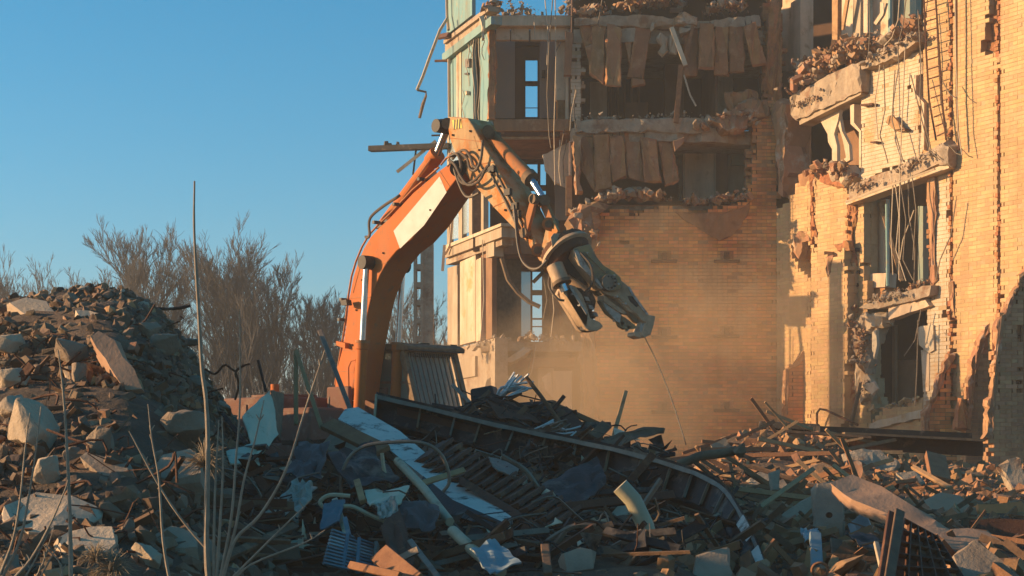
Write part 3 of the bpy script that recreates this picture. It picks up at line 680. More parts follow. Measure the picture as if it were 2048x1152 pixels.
# front of the bay: beams, posts, open rooms with the rear windows showing sky
box3('beam', 986, 30, 1142, 52, 55, 55.5, 'plaster_white', bevel=.03)
for i, (a, b) in enumerate(((992, 1020), (1022, 1058), (1061, 1098), (1101, 1138))): box3('ceiling_panel', a, 54, b, 80, 55.25, 55.45, 'plaster_white', bevel=.015)
flatpanel('broken_wall_end', [(977, 52), (990, 50), (991, 140), (988, 240), (974, 240), (978, 140)], (0, 54.8), CD, 'brick_core', .5, 0, rough=.06)
MB().slab([P(958, 32, 54.6), P(966, 30, 54.6), P(975, 50, 54.6), P(968, 62, 54.6), P(970, 78, 54.6), P(964, 78, 54.6), P(964, 55, 54.6)], (0, .2, 0), .03, 3, .15).build('hanging_fragment', M['plaster_lit'], B)
MB().slab([P(970, 30, 54.6), P(986, 32, 54.6), P(986, 52, 54.6), P(978, 58, 54.6)], (0, .2, 0), .03, 4, .15).build('hanging_fragment', M['plaster_lit'], B)
pile('rubble_layer', [P(950, 28, 54.9), P(978, 18, 54.9), P(990, 4, 55)], 120, .05, .25, 'rubble_red', 31, (.1, .2, .1))
pile('rubble_layer', [P(985, 26, 55.2), P(1140, 26, 55.2)], 260, .04, .16, 'concrete_dust', 32, (.1, .4, .1))
# storey 1 (rows 80-235)
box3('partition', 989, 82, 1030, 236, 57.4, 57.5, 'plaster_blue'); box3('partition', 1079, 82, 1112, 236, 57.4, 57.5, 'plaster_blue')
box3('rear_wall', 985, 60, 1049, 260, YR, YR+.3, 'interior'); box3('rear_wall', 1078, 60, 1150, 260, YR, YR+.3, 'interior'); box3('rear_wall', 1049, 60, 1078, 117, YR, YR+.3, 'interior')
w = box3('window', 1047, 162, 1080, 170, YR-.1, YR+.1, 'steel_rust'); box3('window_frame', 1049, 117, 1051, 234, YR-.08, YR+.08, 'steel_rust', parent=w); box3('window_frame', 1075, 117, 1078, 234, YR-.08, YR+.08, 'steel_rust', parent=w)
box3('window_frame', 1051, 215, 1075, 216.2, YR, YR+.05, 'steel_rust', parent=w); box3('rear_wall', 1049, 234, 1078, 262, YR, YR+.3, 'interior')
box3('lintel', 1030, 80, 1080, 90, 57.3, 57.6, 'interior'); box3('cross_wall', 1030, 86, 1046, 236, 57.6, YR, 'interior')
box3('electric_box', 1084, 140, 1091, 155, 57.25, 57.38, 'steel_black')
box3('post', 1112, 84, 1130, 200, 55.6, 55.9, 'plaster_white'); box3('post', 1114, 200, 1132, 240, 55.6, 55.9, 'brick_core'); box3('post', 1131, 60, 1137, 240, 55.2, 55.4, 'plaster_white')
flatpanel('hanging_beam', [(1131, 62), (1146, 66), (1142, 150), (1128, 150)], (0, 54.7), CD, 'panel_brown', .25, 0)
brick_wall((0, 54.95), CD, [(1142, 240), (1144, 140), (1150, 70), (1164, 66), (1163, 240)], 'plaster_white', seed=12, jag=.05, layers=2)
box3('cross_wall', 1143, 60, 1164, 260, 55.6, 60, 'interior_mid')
# floor between storey 1 and 2 (dark), storey 2 (rows 300-470)
xa, xb = xcol(986, 55), xcol(1146, 55)
floor_slab('floor_slab', zrow(238, 55), .45, [(xa, 55), (xb, 55.1)], 59.6, 'panel_brown', 12, .12)
box3('beam', 988, 238, 1140, 262, 54.9, 55.2, 'panel_brown', bevel=.02); box3('beam', 992, 264, 1120, 272, 55.0, 55.3, 'steel_rust'); box3('beam', 1000, 273, 1098, 277, 55.1, 55.3, 'plaster_beige')
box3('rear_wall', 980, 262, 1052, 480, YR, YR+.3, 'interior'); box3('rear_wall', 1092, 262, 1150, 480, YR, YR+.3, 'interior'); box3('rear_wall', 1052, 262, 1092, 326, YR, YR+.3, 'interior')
box3('rear_wall', 1052, 440, 1092, 520, YR, YR+.3, 'interior'); w = box3('window', 1075, 326, 1081, 440, YR-.05, YR+.1, 'steel_rust'); box3('window_frame', 1052, 370, 1092, 381, YR-.06, YR+.08, 'steel_rust', parent=w)
flatpanel('broken_panel', [(1086, 310), (1104, 302), (1148, 280), (1152, 385), (1110, 366), (1090, 340)], (0, 55.5), CD, 'plaster_white', .12, 0, rough=.03)
box3('partition', 1110, 360, 1140, 440, 57, 57.1, 'plaster_blue'); box3('post', 1132, 352, 1144, 430, 55.1, 55.35, 'wood')
flatpanel('broken_wall_end', [(1146, 272), (1160, 275), (1162, 330), (1158, 360), (1166, 385), (1152, 385)], (0, 54.6), CD, 'rubble_red', .4, 0, rough=.06)
box3('post', 1138, 282, 1141, 350, 54.9, 55.0, 'plaster_white')
box3('post', 946, 300, 962, 500, 55.6, 56.1, 'wood_dark')
# storey 3 (rows 490-680)
floor_slab('floor_slab', zrow(470, 55), .5, [(xa+.1, 55.1), (xb, 55.1)], 59.6, 'panel_brown', 13, .12)
box3('beam', 985, 488, 1140, 508, 55.1, 55.5, 'interior_mid')
mb = MB()
for i in range(17):
    a, b = P(990+i*3.1, 684, 57), P(993.1+i*3.1, 510, 57); c = (a+b)/2; c.y = 57+(.05 if i % 2 else 0)
    mb.box(c, (b.x-a.x-.003, .06, b.z-a.z))
mb.build('corrugated_sheet', M['steel_grey'], B)
box3('rear_wall', 960, 490, 1040, 720, YR, YR+.3, 'interior_mid'); box3('rear_wall', 1086, 490, 1150, 720, YR, YR+.3, 'interior_mid'); box3('rear_wall', 1040, 490, 1086, 542, YR, YR+.3, 'interior_mid')
w = box3('window', 1061, 542, 1065, 680, YR-.06, YR+.08, 'steel_rust'); box3('pane', 1040, 542, 1061, 680, YR, YR+.02, 'dirty_pane', parent=w)
for a in ((1065, 580, 1086, 590), (1065, 636, 1086, 639), (1065, 652, 1086, 654), (1084, 542, 1087, 680)): box3('window_frame', *a, YR-.05, YR+.07, 'steel_rust', parent=w)
MB().bar(P(1066, 565, YR-.2), P(1086, 545, YR-.2), .12, .06).build('brace', M['steel_rust'], B)
box3('partition', 1086, 550, 1098, 690, 56.6, 56.9, 'wood_dark'); box3('partition', 1100, 550, 1118, 690, 56.2, 56.5, 'interior_mid'); box3('partition', 1120, 540, 1150, 700, 56, 56.2, 'panel_brown')
# base storey, choked with rubble
floor_slab('floor_slab', zrow(684, 55), .3, [(xa-.4, 54.7), (xcol(1060, 55), 54.9), (xb+.3, 54.8)], 59.6, 'concrete_dust', 14, .3)
MB().slab([P(1000, 722, 54.4), P(1052, 694, 54.4), P(1064, 700, 54.4), P(1050, 712, 54.4), P(1020, 730, 54.4)], (0, .4, 0), .05, 5, .2).build('broken_panel', M['plaster_lit'], B)
pile('rubble_layer', [P(900, 705, 55), P(990, 684, 54.8), P(1060, 680, 55), P(1150, 690, 55)], 260, .04, .2, 'concrete_dust', 33, (.15, .3, .10))
box3('back_wall', 960, 700, 1160, 1000, 58, 58.3, 'interior_mid'); box3('partition', 1076, 730, 1108, 860, 55.4, 55.6, 'plaster_beige'); box3('partition', 1106, 742, 1144, 900, 55.1, 55.3, 'plaster_white')
box3('beam', 1030, 715, 1150, 735, 55, 55.4, 'panel_brown')
flatpanel('broken_panel', [(962, 800), (972, 760), (1010, 738), (1020, 760), (990, 830)], (0, 54.6), CD, 'plaster_beige', .15, 0, rough=.03)
flatpanel('broken_panel', [(1084, 756), (1100, 744), (1108, 800), (1090, 780)], (0, 54.7), CD, 'plaster_white', .15, 0, rough=.03)
flatpanel('broken_wall_end', [(985, 690), (1000, 684), (1010, 760), (1000, 900), (975, 900), (980, 760)], (0, 54.9), CD, 'concrete_dust', .4, 0, rough=.06)
# drain pipes and loose hose on the corner
MB().tube([PLp(893, -20, .15), PLp(894, 30, .15), PLp(897, 60, .2)], .045, 6).build('drain_pipe', M['plaster_beige'], B)
MB().tube([PLp(898, 118, .12), PLp(899, 240, .12)], .05, 6).build('drain_pipe', M['plaster_beige'], B)
MB().tube([P(1002, 484, 54.4), P(1004, 520, 54.3), P(1016, 560, 54.2), P(1036, 586, 54.2), P(1058, 604, 54.2), P(1080, 614, 54.2)], .07, 7).build('dangling_hose', M['steel_dusty'], B)
MB().tube([PLp(895, 36, .3), P(880, 60, 58), P(858, 118, 58), P(846, 152, 58), P(834, 180, 58)], .05, 6).build('broken_conduit', M['pipe_pale'], B)
MB().tube([P(834, 180, 58), P(852, 184, 58), P(852, 192, 58), P(846, 208, 58), P(839, 236, 58)], [.035, .035, .04, .06, .05], 6).build('broken_conduit', M['steel_dusty'], B)
MB().bar(PLp(878, 74, .2), PLp(898, 70, .2), .16, .1).build('pipe_bracket', M['steel_rust'], B); MB().bar(P(870, 122, 59), PLp(897, 121, .1), .07, .06).build('pipe_bracket', M['steel_rust'], B)
MB().bar(P(880, 240, 59), P(900, 239, 59), .06, .06).build('pipe_bracket', M['steel_rust'], B); MB().bar(P(863, 271, 59), P(896, 270, 59), .05, .05).build('pipe_bracket', M['steel_rust'], B)
mb = MB(); mb.bar(P(740, 298, 60), P(900, 292, 59), .17, .3); mb.build('cantilever_beam', M['steel_black'], B)
for x, h in ((768, 10), (776, 7), (792, 8)): MB().slab([P(x, 292, 59.8), P(x+8, 292, 59.8), P(x+7, 292-h, 59.8), P(x+1, 292-h, 59.8)], (0, .2, 0), .03, x, .1).build('loose_lump', M['steel_black'], B)
MB().bar(P(794, 344, 59.6), P(872, 282, 59.4), .10, .08).build('hanging_beam', M['plaster_lit'], B)
MB().bar(P(826, 350, 59.7), P(832, 300, 59.7), .06, .06).build('hanging_beam', M['steel_black'], B)
mb = MB(); mb.tube([PLp(905, 432, .2), PLp(900, 490, .25), PLp(890, 508, .3)], .05); mb.build('drain_pipe', M['plaster_white'], B); MB().bar(P(889, 490, 58), P(885, 542, 58), .09, .06).build('drain_pipe', M['plaster_white'], B)
# switches, lamp and cables on the teal side
lpanel('switch_box', 930, 118, 135, 938, 117, 134, 'steel_grey', .1, .1); lpanel('switch_box', 929, 146, 150, 934, 145, 149, 'steel_black', .1, .08)
mb = MB(); c = PLp(935, 186, .08); mb.tube([c-LN*.06, c+LN*.05], .07, 10); mb.build('wall_lamp', M['plaster_white'], B)
for i, (x, y0, y1) in enumerate(((936, 85, 172), (941, 80, 118), (947, 60, 262), (953, 70, 250), (959, 66, 262), (966, 60, 120), (926, 180, 236))):
    MB().tube([PLp(x+3*math.sin(j*1.7+i), y0+(y1-y0)*j/5, .08+.05*math.sin(i+j)) for j in range(6)], .014, 4).build('cable', M['cable' if i % 2 else 'cable_pale'], B)
# cables and reinforcement dangling over the front
CAB = [((1106, -10), (1098, 90), (1094, 190), (1098, 270), (1102, 296)), ((1110, -10), (1112, 120), (1108, 260), (1110, 370)), ((1154, 180), (1146, 215), (1128, 262), (1116, 330)), ((1152, 180), (1142, 230), (1140, 262)), ((1150, 170), (1148, 230), (1154, 262)),
       ((1090, 0), (1096, 60), (1094, 130)), ((1204, 0), (1196, 50), (1204, 60)), ((1068, 30), (1070, 78)), ((1118, 90), (1110, 108), (1122, 84)), ((1120, 280), (1118, 340), (1122, 372)), ((1134, 280), (1126, 320), (1128, 366)),
       ((965, 480), (968, 600), (960, 690), (966, 720)), ((1088, 560), (1094, 600), (1086, 640)), ((1102, 550), (1108, 620), (1100, 690)), ((1066, 700), (1056, 740), (1020, 780)), ((1072, 690), (1064, 740), (1044, 790))]
for i, c in enumerate(CAB):
    MB().tube([P(a, b, 54.5+.1*(i % 3)) for a, b in c], .016, 4).build('cable', M['cable_pale' if i % 2 else 'cable'], B)

# ---- right wing: sunlit wall of the stair block
def rw(o): return off(RT, RN, o)
def PRp(px, py, o=0): return PP(px, py, rw(o), RD)
def rpanel(name, poly, mat, th=.15, o=0, rough=0, **k): return flatpanel(name, poly, RT, RD, mat, th, o, rough=rough, **k)
RNV = Vector((RN[0], RN[1], 0)); RDV = Vector((RD[0], RD[1], 0))
# lower strip next to the corner, with a burst hole
brick_wall(rw(0), RD, [(1553, 1010), (1553, 420), (1566, 410), (1582, 392), (1594, 360), (1612, 345), (1624, 345), (1624, 1010)], 'brick_cream', holes=[[(1596, 470), (1604, 460), (1616, 470), (1622, 500), (1618, 560), (1606, 545), (1598, 530), (1584, 512), (1584, 490)]], seed=31, jag=.06)
rpanel('hole_backing', rect(1575, 440, 1628, 600), 'brick_red', .1, -.5)
# strip between the two vertical joints
brick_wall(rw(.05), RD, [(1628, 1010), (1628, 345), (1650, 330), (1668, 345), (1690, 372), (1700, 400), (1698, 470), (1702, 560), (1694, 630), (1690, 760), (1680, 800), (1676, 1010)], 'brick_cream', seed=32, jag=.07)
brick_wall(rw(.40), RD, [(1622, 1010), (1622, 506), (1648, 500), (1652, 512), (1655, 545), (1662, 520), (1690, 492), (1696, 640), (1690, 760), (1676, 1010)], 'brick_cream', seed=33, jag=.05)
# the joints show the broken red ends of the bond
def joint(px, y0, y1, o, w=5):
    rs = random.Random(px); mb = MB(); y = y0
    while y < y1:
        hgt = rs.uniform(5, 13)
        if rs.random() < .7:
            a = PRp(px+rs.uniform(-1, 1), y+hgt/2, o)
            mb.box(a+RNV*rs.uniform(-.16, -.02), (w/70*rs.uniform(.6, 1.3), .25, hgt/72*.8), (RDV, RNV, Vector((0, 0, 1))))
        y += hgt
    mb.build('toothed_joint', M['brick_core'], B, 'stuff', flat=True)
joint(1626, 350, 500, .06); joint(1997, -10, 640, .20, 7); joint(1902, -10, 800, .06, 8); joint(1697, 400, 800, .12, 6); joint(1861, 370, 580, .0, 8)
# bay with the openings: jambs
brick_wall(rw(.02), RD, [(1700, 1010), (1704, 700), (1706, 560), (1702, 420), (1712, 395), (1726, 400), (1726, 540), (1733, 600), (1730, 640), (1722, 650), (1740, 760), (1742, 860), (1740, 1010)], 'brick_cream', seed=34, jag=.07)
brick_wall(rw(.02), RD, [(1846, 1010), (1846, 660), (1862, 600), (1862, 350), (1872, 330), (1898, 320), (1900, 1010)], 'plaster_lit', seed=35, jag=.05, holes=[rect(1888, 608, 1897, 632)])
brick_wall(rw(.03), RD, [(1736, 1010), (1736, 850), (1760, 822), (1800, 812), (1846, 796), (1850, 1010)], 'brick_cream', seed=36, jag=.06)
# big sunlit wall: two leaves, the outer torn away low on the right
brick_wall(rw(.08), RD, [(1905, 1010), (1905, -40), (1994, -40), (1994, 640), (1984, 690), (1968, 740), (1950, 800), (1940, 860), (1935, 1010)], 'brick_cream', seed=37, jag=.06, holes=[[(1980, -40), (1972, 40), (1962, 100), (1952, 104), (1994, 104), (1996, -40)]])
brick_wall(rw(.25), RD, [(2000, 640), (2000, -40), (2100, -40), (2100, 480), (2050, 540), (2030, 580), (2010, 620)], 'brick_cream', seed=38, jag=.06)
rpanel('torn_core', [(1952, 104), (1962, 90), (1974, 40), (1980, -40), (1998, -40), (1998, 112), (1984, 104)], 'brick_core', .2, -.12, rough=.06)
# stubs of cross walls that face us, in their own shade, with torn sunlit ends
brick_wall((0, 53.8), CD, [(1566, 1010), (1567, 850), (1572, 760), (1578, 735), (1596, 728), (1606, 700), (1622, 690), (1622, 1010)], 'brick_red', seed=41, jag=.08, layers=2, single=True)
brick_wall((0, 48.0), CD, [(1846, 1010), (1850, 850), (1860, 800), (1874, 795), (1884, 752), (1896, 725), (1905, 700), (1910, 1010)], 'brick_red', seed=42, jag=.06, layers=2, single=True)
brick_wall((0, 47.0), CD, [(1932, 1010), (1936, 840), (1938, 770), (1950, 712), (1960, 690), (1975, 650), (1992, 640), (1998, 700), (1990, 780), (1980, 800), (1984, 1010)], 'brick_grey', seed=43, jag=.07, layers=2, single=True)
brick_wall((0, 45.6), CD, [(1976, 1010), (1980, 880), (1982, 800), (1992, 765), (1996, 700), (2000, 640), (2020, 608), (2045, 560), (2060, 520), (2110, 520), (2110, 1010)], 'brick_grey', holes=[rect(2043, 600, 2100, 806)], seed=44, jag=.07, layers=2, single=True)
flatpanel('board', rect(2043, 600, 2056, 806), (0, 45.75), CD, 'wood_red', .1)
MB().slab([P(1914, 860, 46.9), P(1912, 820, 46.9), P(1926, 796, 46.9), P(1938, 812, 46.9), P(1936, 862, 46.9)], (0, .5, 0), .08, 3, .15).build('broken_wall_end', M['brick_core'], B)
# storey beams of the wing
rpanel('floor_beam', [(1694, 396), (1700, 372), (1800, 330), (1894, 283), (1896, 318), (1850, 342), (1780, 372), (1700, 402)], 'concrete_dust', .7, .22, rough=.04)
rpanel('ledge', [(1690, 402), (1896, 326), (1898, 336), (1692, 410)], 'plaster_lit', .5, .32)
rpanel('floor_beam', [(1716, 616), (1760, 594), (1850, 572), (1864, 572), (1862, 590), (1800, 610), (1730, 620)], 'concrete_dust', .9, .26, rough=.05)
rpanel('ledge', [(1776, 616), (1850, 596), (1860, 612), (1776, 640)], 'plaster_white', .3, .15, rough=.02)
rpanel('floor_beam', [(1576, 232), (1578, 196), (1610, 172), (1722, 120), (1725, 180), (1640, 222), (1588, 242)], 'concrete_dust', .8, .30, rough=.07)
rpanel('ledge', [(1598, 238), (1722, 178), (1722, 189), (1599, 250)], 'plaster_beige', .5, .22)
rpanel('floor_beam', [(1720, 125), (1760, 104), (1800, 86), (1836, 62), (1836, 82), (1800, 112), (1762, 128), (1724, 140)], 'concrete_dust', .6, .30, rough=.07)
pile('rubble_layer', [PRp(1578, 192, .1), PRp(1640, 150, .1), PRp(1700, 110, .1), PRp(1760, 92, 0), PRp(1836, 50, 0)], 620, .05, .28, 'rubble_red', 45, (.25, .3, .18))
pile('rubble_layer', [PRp(1600, 160, -.3), PRp(1680, 105, -.3), PRp(1720, 85, -.3)], 240, .06, .3, 'rubble_red', 46, (.25, .4, .2))
pile('rubble_layer', [PRp(1625, 345, .2), PRp(1668, 335, .2), PRp(1700, 360, .2)], 170, .05, .22, 'rubble_red', 47, (.15, .2, .12))
pile('rubble_layer', [PRp(1735, 604, -.1), PRp(1860, 566, -.1)], 120, .04, .17, 'rubble_red', 48, (.15, .2, .06))
for k, (a, b) in enumerate((((1700, 385), (1890, 300)), ((1725, 606), (1860, 580)), ((1590, 215), (1722, 155)), ((1724, 130), (1836, 72)))):
    pile('rubble_layer', [PRp(*a, .40), PRp(*b, .40)], 260, .03, .13, 'concrete_dust', 60+k, (.10, .10, .14), False)
pile('rubble_layer', [PRp(1742, 824, 0), PRp(1846, 798, 0)], 90, .05, .14, 'brick_cream', 49, (.15, .12, .04))
# torn dirty flank and cavity left of the wing
MB().slab([PRp(1543, 215, .1), PRp(1556, 194, .1), PRp(1572, 205, .1), PRp(1578, 240, .1), PRp(1568, 290, .1), PRp(1572, 340, .1), PRp(1562, 400, .1), PRp(1556, 392, .1), PRp(1549, 300, .1)], -RNV*.9, .10, 6, .2).build('broken_wall_end', M['rubble_red'], B)
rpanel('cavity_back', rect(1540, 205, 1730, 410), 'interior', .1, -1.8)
MB().box((xcol(1600, 54)-.2, 55.6, 11.5), (1.6, .3, 4.5)).build('cross_wall', M['interior'], B)  # wall added to keep sun out and the cavity dark
rpanel('hanging_fragment', [(1638, 236), (1680, 218), (1676, 240), (1668, 268), (1674, 292), (1674, 322), (1664, 322), (1664, 298), (1656, 284), (1655, 268), (1646, 252)], 'plaster_lit', .12, -.05)
rpanel('hanging_fragment', [(1678, 230), (1684, 262), (1698, 290), (1700, 320), (1682, 330), (1676, 325), (1692, 315), (1686, 282), (1676, 250)], 'plaster_lit', .12, -.1)
rpanel('partition', rect(1676, 240, 1720, 330), 'interior_mid', .1, -.9)
rpanel('wall_edge', [(1700, 210), (1708, 208), (1708, 245), (1722, 262), (1722, 335), (1718, 335), (1718, 264), (1701, 248)], 'plaster_white', .4, .02)
MB().slab([PRp(1650, 340, .2), PRp(1664, 325, .2), PRp(1690, 330, .2), PRp(1700, 352, .2), PRp(1684, 372, .2), PRp(1660, 362, .2)], -RNV*.6, .10, 7, .15).build('broken_wall_end', M['concrete_pale'], B)
rpanel('broken_wall_end', [(1596, 350), (1626, 335), (1660, 345), (1664, 392), (1640, 398), (1600, 370)], 'rubble_red', .4, .03, rough=.08)
# whitewashed wall between the two storeys
brick_wall(rw(0), RD, [(1722, 360), (1722, 150), (1745, 132), (1838, 98), (1846, 130), (1838, 150), (1842, 312), (1760, 345)], 'plaster_lit', seed=51, jag=.05, holes=[rect(1816, 176, 1824, 192)])
brick_wall(rw(.02), RD, [(1846, 312), (1846, -40), (1900, -40), (1900, 300)], 'brick_cream', seed=52, jag=.05)
rpanel('wall_edge', [(1824, 150), (1832, 150), (1832, 188), (1848, 206), (1848, 300), (1843, 300), (1843, 208), (1826, 192)], 'plaster_white', .3, .14)
rpanel('hanging_board', [(1776, 232), (1784, 230), (1806, 256), (1810, 262), (1790, 262), (1772, 245)], 'wood', .06, .2)
for q in ([(1720, 208), (1744, 206), (1744, 210), (1720, 212)], [(1740, 283), (1752, 282), (1752, 285), (1740, 286)], [(1788, 259), (1810, 257), (1810, 260), (1788, 262)]): rpanel('wall_peg', q, 'steel_rust', .2, .2)
# top rooms of the wing
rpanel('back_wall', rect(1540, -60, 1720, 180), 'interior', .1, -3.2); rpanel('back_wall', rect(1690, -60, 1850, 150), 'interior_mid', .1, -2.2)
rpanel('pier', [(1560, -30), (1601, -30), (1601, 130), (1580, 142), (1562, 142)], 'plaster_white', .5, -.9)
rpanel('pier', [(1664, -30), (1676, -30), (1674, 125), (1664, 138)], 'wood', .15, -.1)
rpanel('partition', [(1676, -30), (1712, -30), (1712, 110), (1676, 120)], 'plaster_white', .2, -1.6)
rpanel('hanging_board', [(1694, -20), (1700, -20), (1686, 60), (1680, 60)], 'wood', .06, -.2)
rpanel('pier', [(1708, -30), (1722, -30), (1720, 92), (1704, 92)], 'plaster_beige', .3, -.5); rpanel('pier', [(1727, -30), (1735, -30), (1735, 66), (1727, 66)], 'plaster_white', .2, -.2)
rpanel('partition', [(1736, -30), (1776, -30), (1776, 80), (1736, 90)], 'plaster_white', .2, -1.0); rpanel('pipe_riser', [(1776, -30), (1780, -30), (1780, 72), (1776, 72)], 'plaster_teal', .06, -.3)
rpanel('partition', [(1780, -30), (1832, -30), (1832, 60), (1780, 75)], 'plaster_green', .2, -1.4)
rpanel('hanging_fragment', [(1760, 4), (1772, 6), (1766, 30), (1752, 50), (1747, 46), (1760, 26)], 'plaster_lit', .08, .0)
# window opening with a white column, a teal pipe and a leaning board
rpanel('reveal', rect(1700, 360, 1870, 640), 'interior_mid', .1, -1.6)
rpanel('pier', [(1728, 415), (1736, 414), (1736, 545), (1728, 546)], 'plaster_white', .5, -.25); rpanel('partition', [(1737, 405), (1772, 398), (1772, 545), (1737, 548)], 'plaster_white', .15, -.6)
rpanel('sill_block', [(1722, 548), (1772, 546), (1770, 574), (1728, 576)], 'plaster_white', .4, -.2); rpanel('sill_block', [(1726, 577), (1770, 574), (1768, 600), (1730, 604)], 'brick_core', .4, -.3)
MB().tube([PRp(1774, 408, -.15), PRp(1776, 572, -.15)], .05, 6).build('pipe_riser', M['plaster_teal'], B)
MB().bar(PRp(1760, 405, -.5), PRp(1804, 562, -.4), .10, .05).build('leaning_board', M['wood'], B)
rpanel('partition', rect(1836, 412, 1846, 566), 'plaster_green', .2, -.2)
# lower opening with torn concrete to its left, sun put into its brighter colour
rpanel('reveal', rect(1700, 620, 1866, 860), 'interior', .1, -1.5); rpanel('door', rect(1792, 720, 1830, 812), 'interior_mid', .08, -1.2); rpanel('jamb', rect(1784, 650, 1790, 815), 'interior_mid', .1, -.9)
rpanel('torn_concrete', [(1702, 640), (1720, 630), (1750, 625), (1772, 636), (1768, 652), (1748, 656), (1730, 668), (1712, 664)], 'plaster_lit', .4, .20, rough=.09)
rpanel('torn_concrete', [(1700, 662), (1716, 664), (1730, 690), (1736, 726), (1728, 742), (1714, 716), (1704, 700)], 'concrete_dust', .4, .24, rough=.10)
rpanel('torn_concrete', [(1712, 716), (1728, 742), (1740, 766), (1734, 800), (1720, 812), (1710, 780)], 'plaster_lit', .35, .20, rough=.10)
rpanel('torn_concrete', [(1742, 638), (1776, 624), (1774, 648), (1758, 658), (1750, 690), (1744, 660)], 'plaster_beige', .3, .12, rough=.07)
pile('rubble_layer', [PRp(1706, 640, .3), PRp(1722, 700, .35), PRp(1726, 800, .35)], 200, .03, .16, 'rubble_red', 71, (.16, .10, .2), False)
# ragged strips of broken brick along the torn edges of the wing
for k, (poly, o) in enumerate((([(1694, 392), (1706, 388), (1712, 420), (1702, 470), (1710, 520), (1702, 560), (1692, 520), (1698, 470)], .10), ([(1692, 560), (1706, 556), (1708, 610), (1700, 680), (1706, 720), (1694, 700), (1690, 640)], .12), ([(1684, 730), (1702, 716), (1706, 790), (1696, 850), (1680, 850), (1688, 800)], .14),
        ([(1856, 345), (1868, 338), (1872, 420), (1864, 500), (1872, 560), (1862, 580), (1858, 470)], .08), ([(1620, 345), (1632, 342), (1630, 420), (1634, 480), (1622, 470)], .06), ([(1584, 470), (1600, 458), (1618, 468), (1622, 480), (1606, 484), (1596, 520), (1586, 505)], .03),
        ([(1666, 490), (1690, 480), (1696, 500), (1674, 506)], .38), ([(1650, 510), (1664, 512), (1660, 545), (1654, 560)], .43), ([(1636, 336), (1664, 328), (1694, 350), (1690, 376), (1650, 372), (1634, 356)], .10), ([(1896, 560), (1908, 560), (1906, 600), (1910, 640), (1898, 640)], .10))):
    rpanel('torn_core', poly, 'rubble_red' if k % 2 else 'brick_core', .25, o, rough=.07)
def torn_rim(pts, D, w, mat='rubble_red'):
    rs = random.Random(int(pts[0][0])); fine = []
    for (x0, y0), (x1, y1) in zip(pts, pts[1:]):
        m = max(2, int(math.hypot(x1-x0, y1-y0)/9))
        for k in range(m): fine.append((x0+(x1-x0)*k/m+rs.uniform(-2.5, 2.5), y0+(y1-y0)*k/m))
    left = [(x-w*rs.uniform(.1, 1.3), y+rs.uniform(-2, 2)) for x, y in fine]; right = [(x+w*rs.uniform(.1, 1.4), y+rs.uniform(-2, 2)) for x, y in fine]
    MB().slab([P(x, y, D) for x, y in left+right[::-1]], (0, .4, 0), .05, int(pts[0][0]), .08).build('torn_core', M[mat], B)
torn_rim([(1566, 860), (1570, 800), (1572, 760), (1578, 735), (1598, 726), (1608, 702), (1622, 688)], 53.75, 5); torn_rim([(1848, 860), (1856, 815), (1872, 796), (1884, 756), (1896, 726), (1906, 698)], 47.95, 6)
torn_rim([(1934, 860), (1938, 800), (1940, 765), (1952, 712), (1962, 688), (1978, 650), (1994, 638)], 46.95, 7); torn_rim([(1978, 880), (1982, 810), (1992, 765), (1997, 700), (2002, 640), (2022, 606), (2046, 558), (2060, 520)], 45.55, 6)
rpanel('hanging_fragment', [(1744, 664), (1752, 660), (1754, 690), (1748, 718), (1744, 700)], 'plaster_lit', .1, .25)
rpanel('pier', [(1834, 656), (1842, 652), (1866, 650), (1868, 700), (1858, 706), (1838, 690)], 'plaster_lit', .3, .08); rpanel('pier', [(1842, 700), (1858, 706), (1858, 782), (1846, 784)], 'plaster_white', .3, .04)
rpanel('sill_block', [(1738, 846), (1846, 818), (1848, 834), (1738, 862)], 'plaster_lit', .4, .14, rough=.03)
MB().slab([PRp(1724, 770, .4), PRp(1748, 764, .4), PRp(1756, 778, .4), PRp(1744, 790, .4)], -RNV*.08, .02, 3, .15).build('hanging_fragment', M['plaster_white'], B)
MB().tube([PRp(1702, 850, .4), PRp(1716, 790, .5), PRp(1720, 765, .5)], .06, 6).build('broken_conduit', M['steel_grey'], B)
MB().tube([PRp(1634, 848, .6), PRp(1634, 826, .7), PRp(1640, 818, .8), PRp(1652, 820, .8), PRp(1690, 838, .7), PRp(1716, 850, .6)], .035, 6).build('bent_pipe', M['steel_rust'], B)
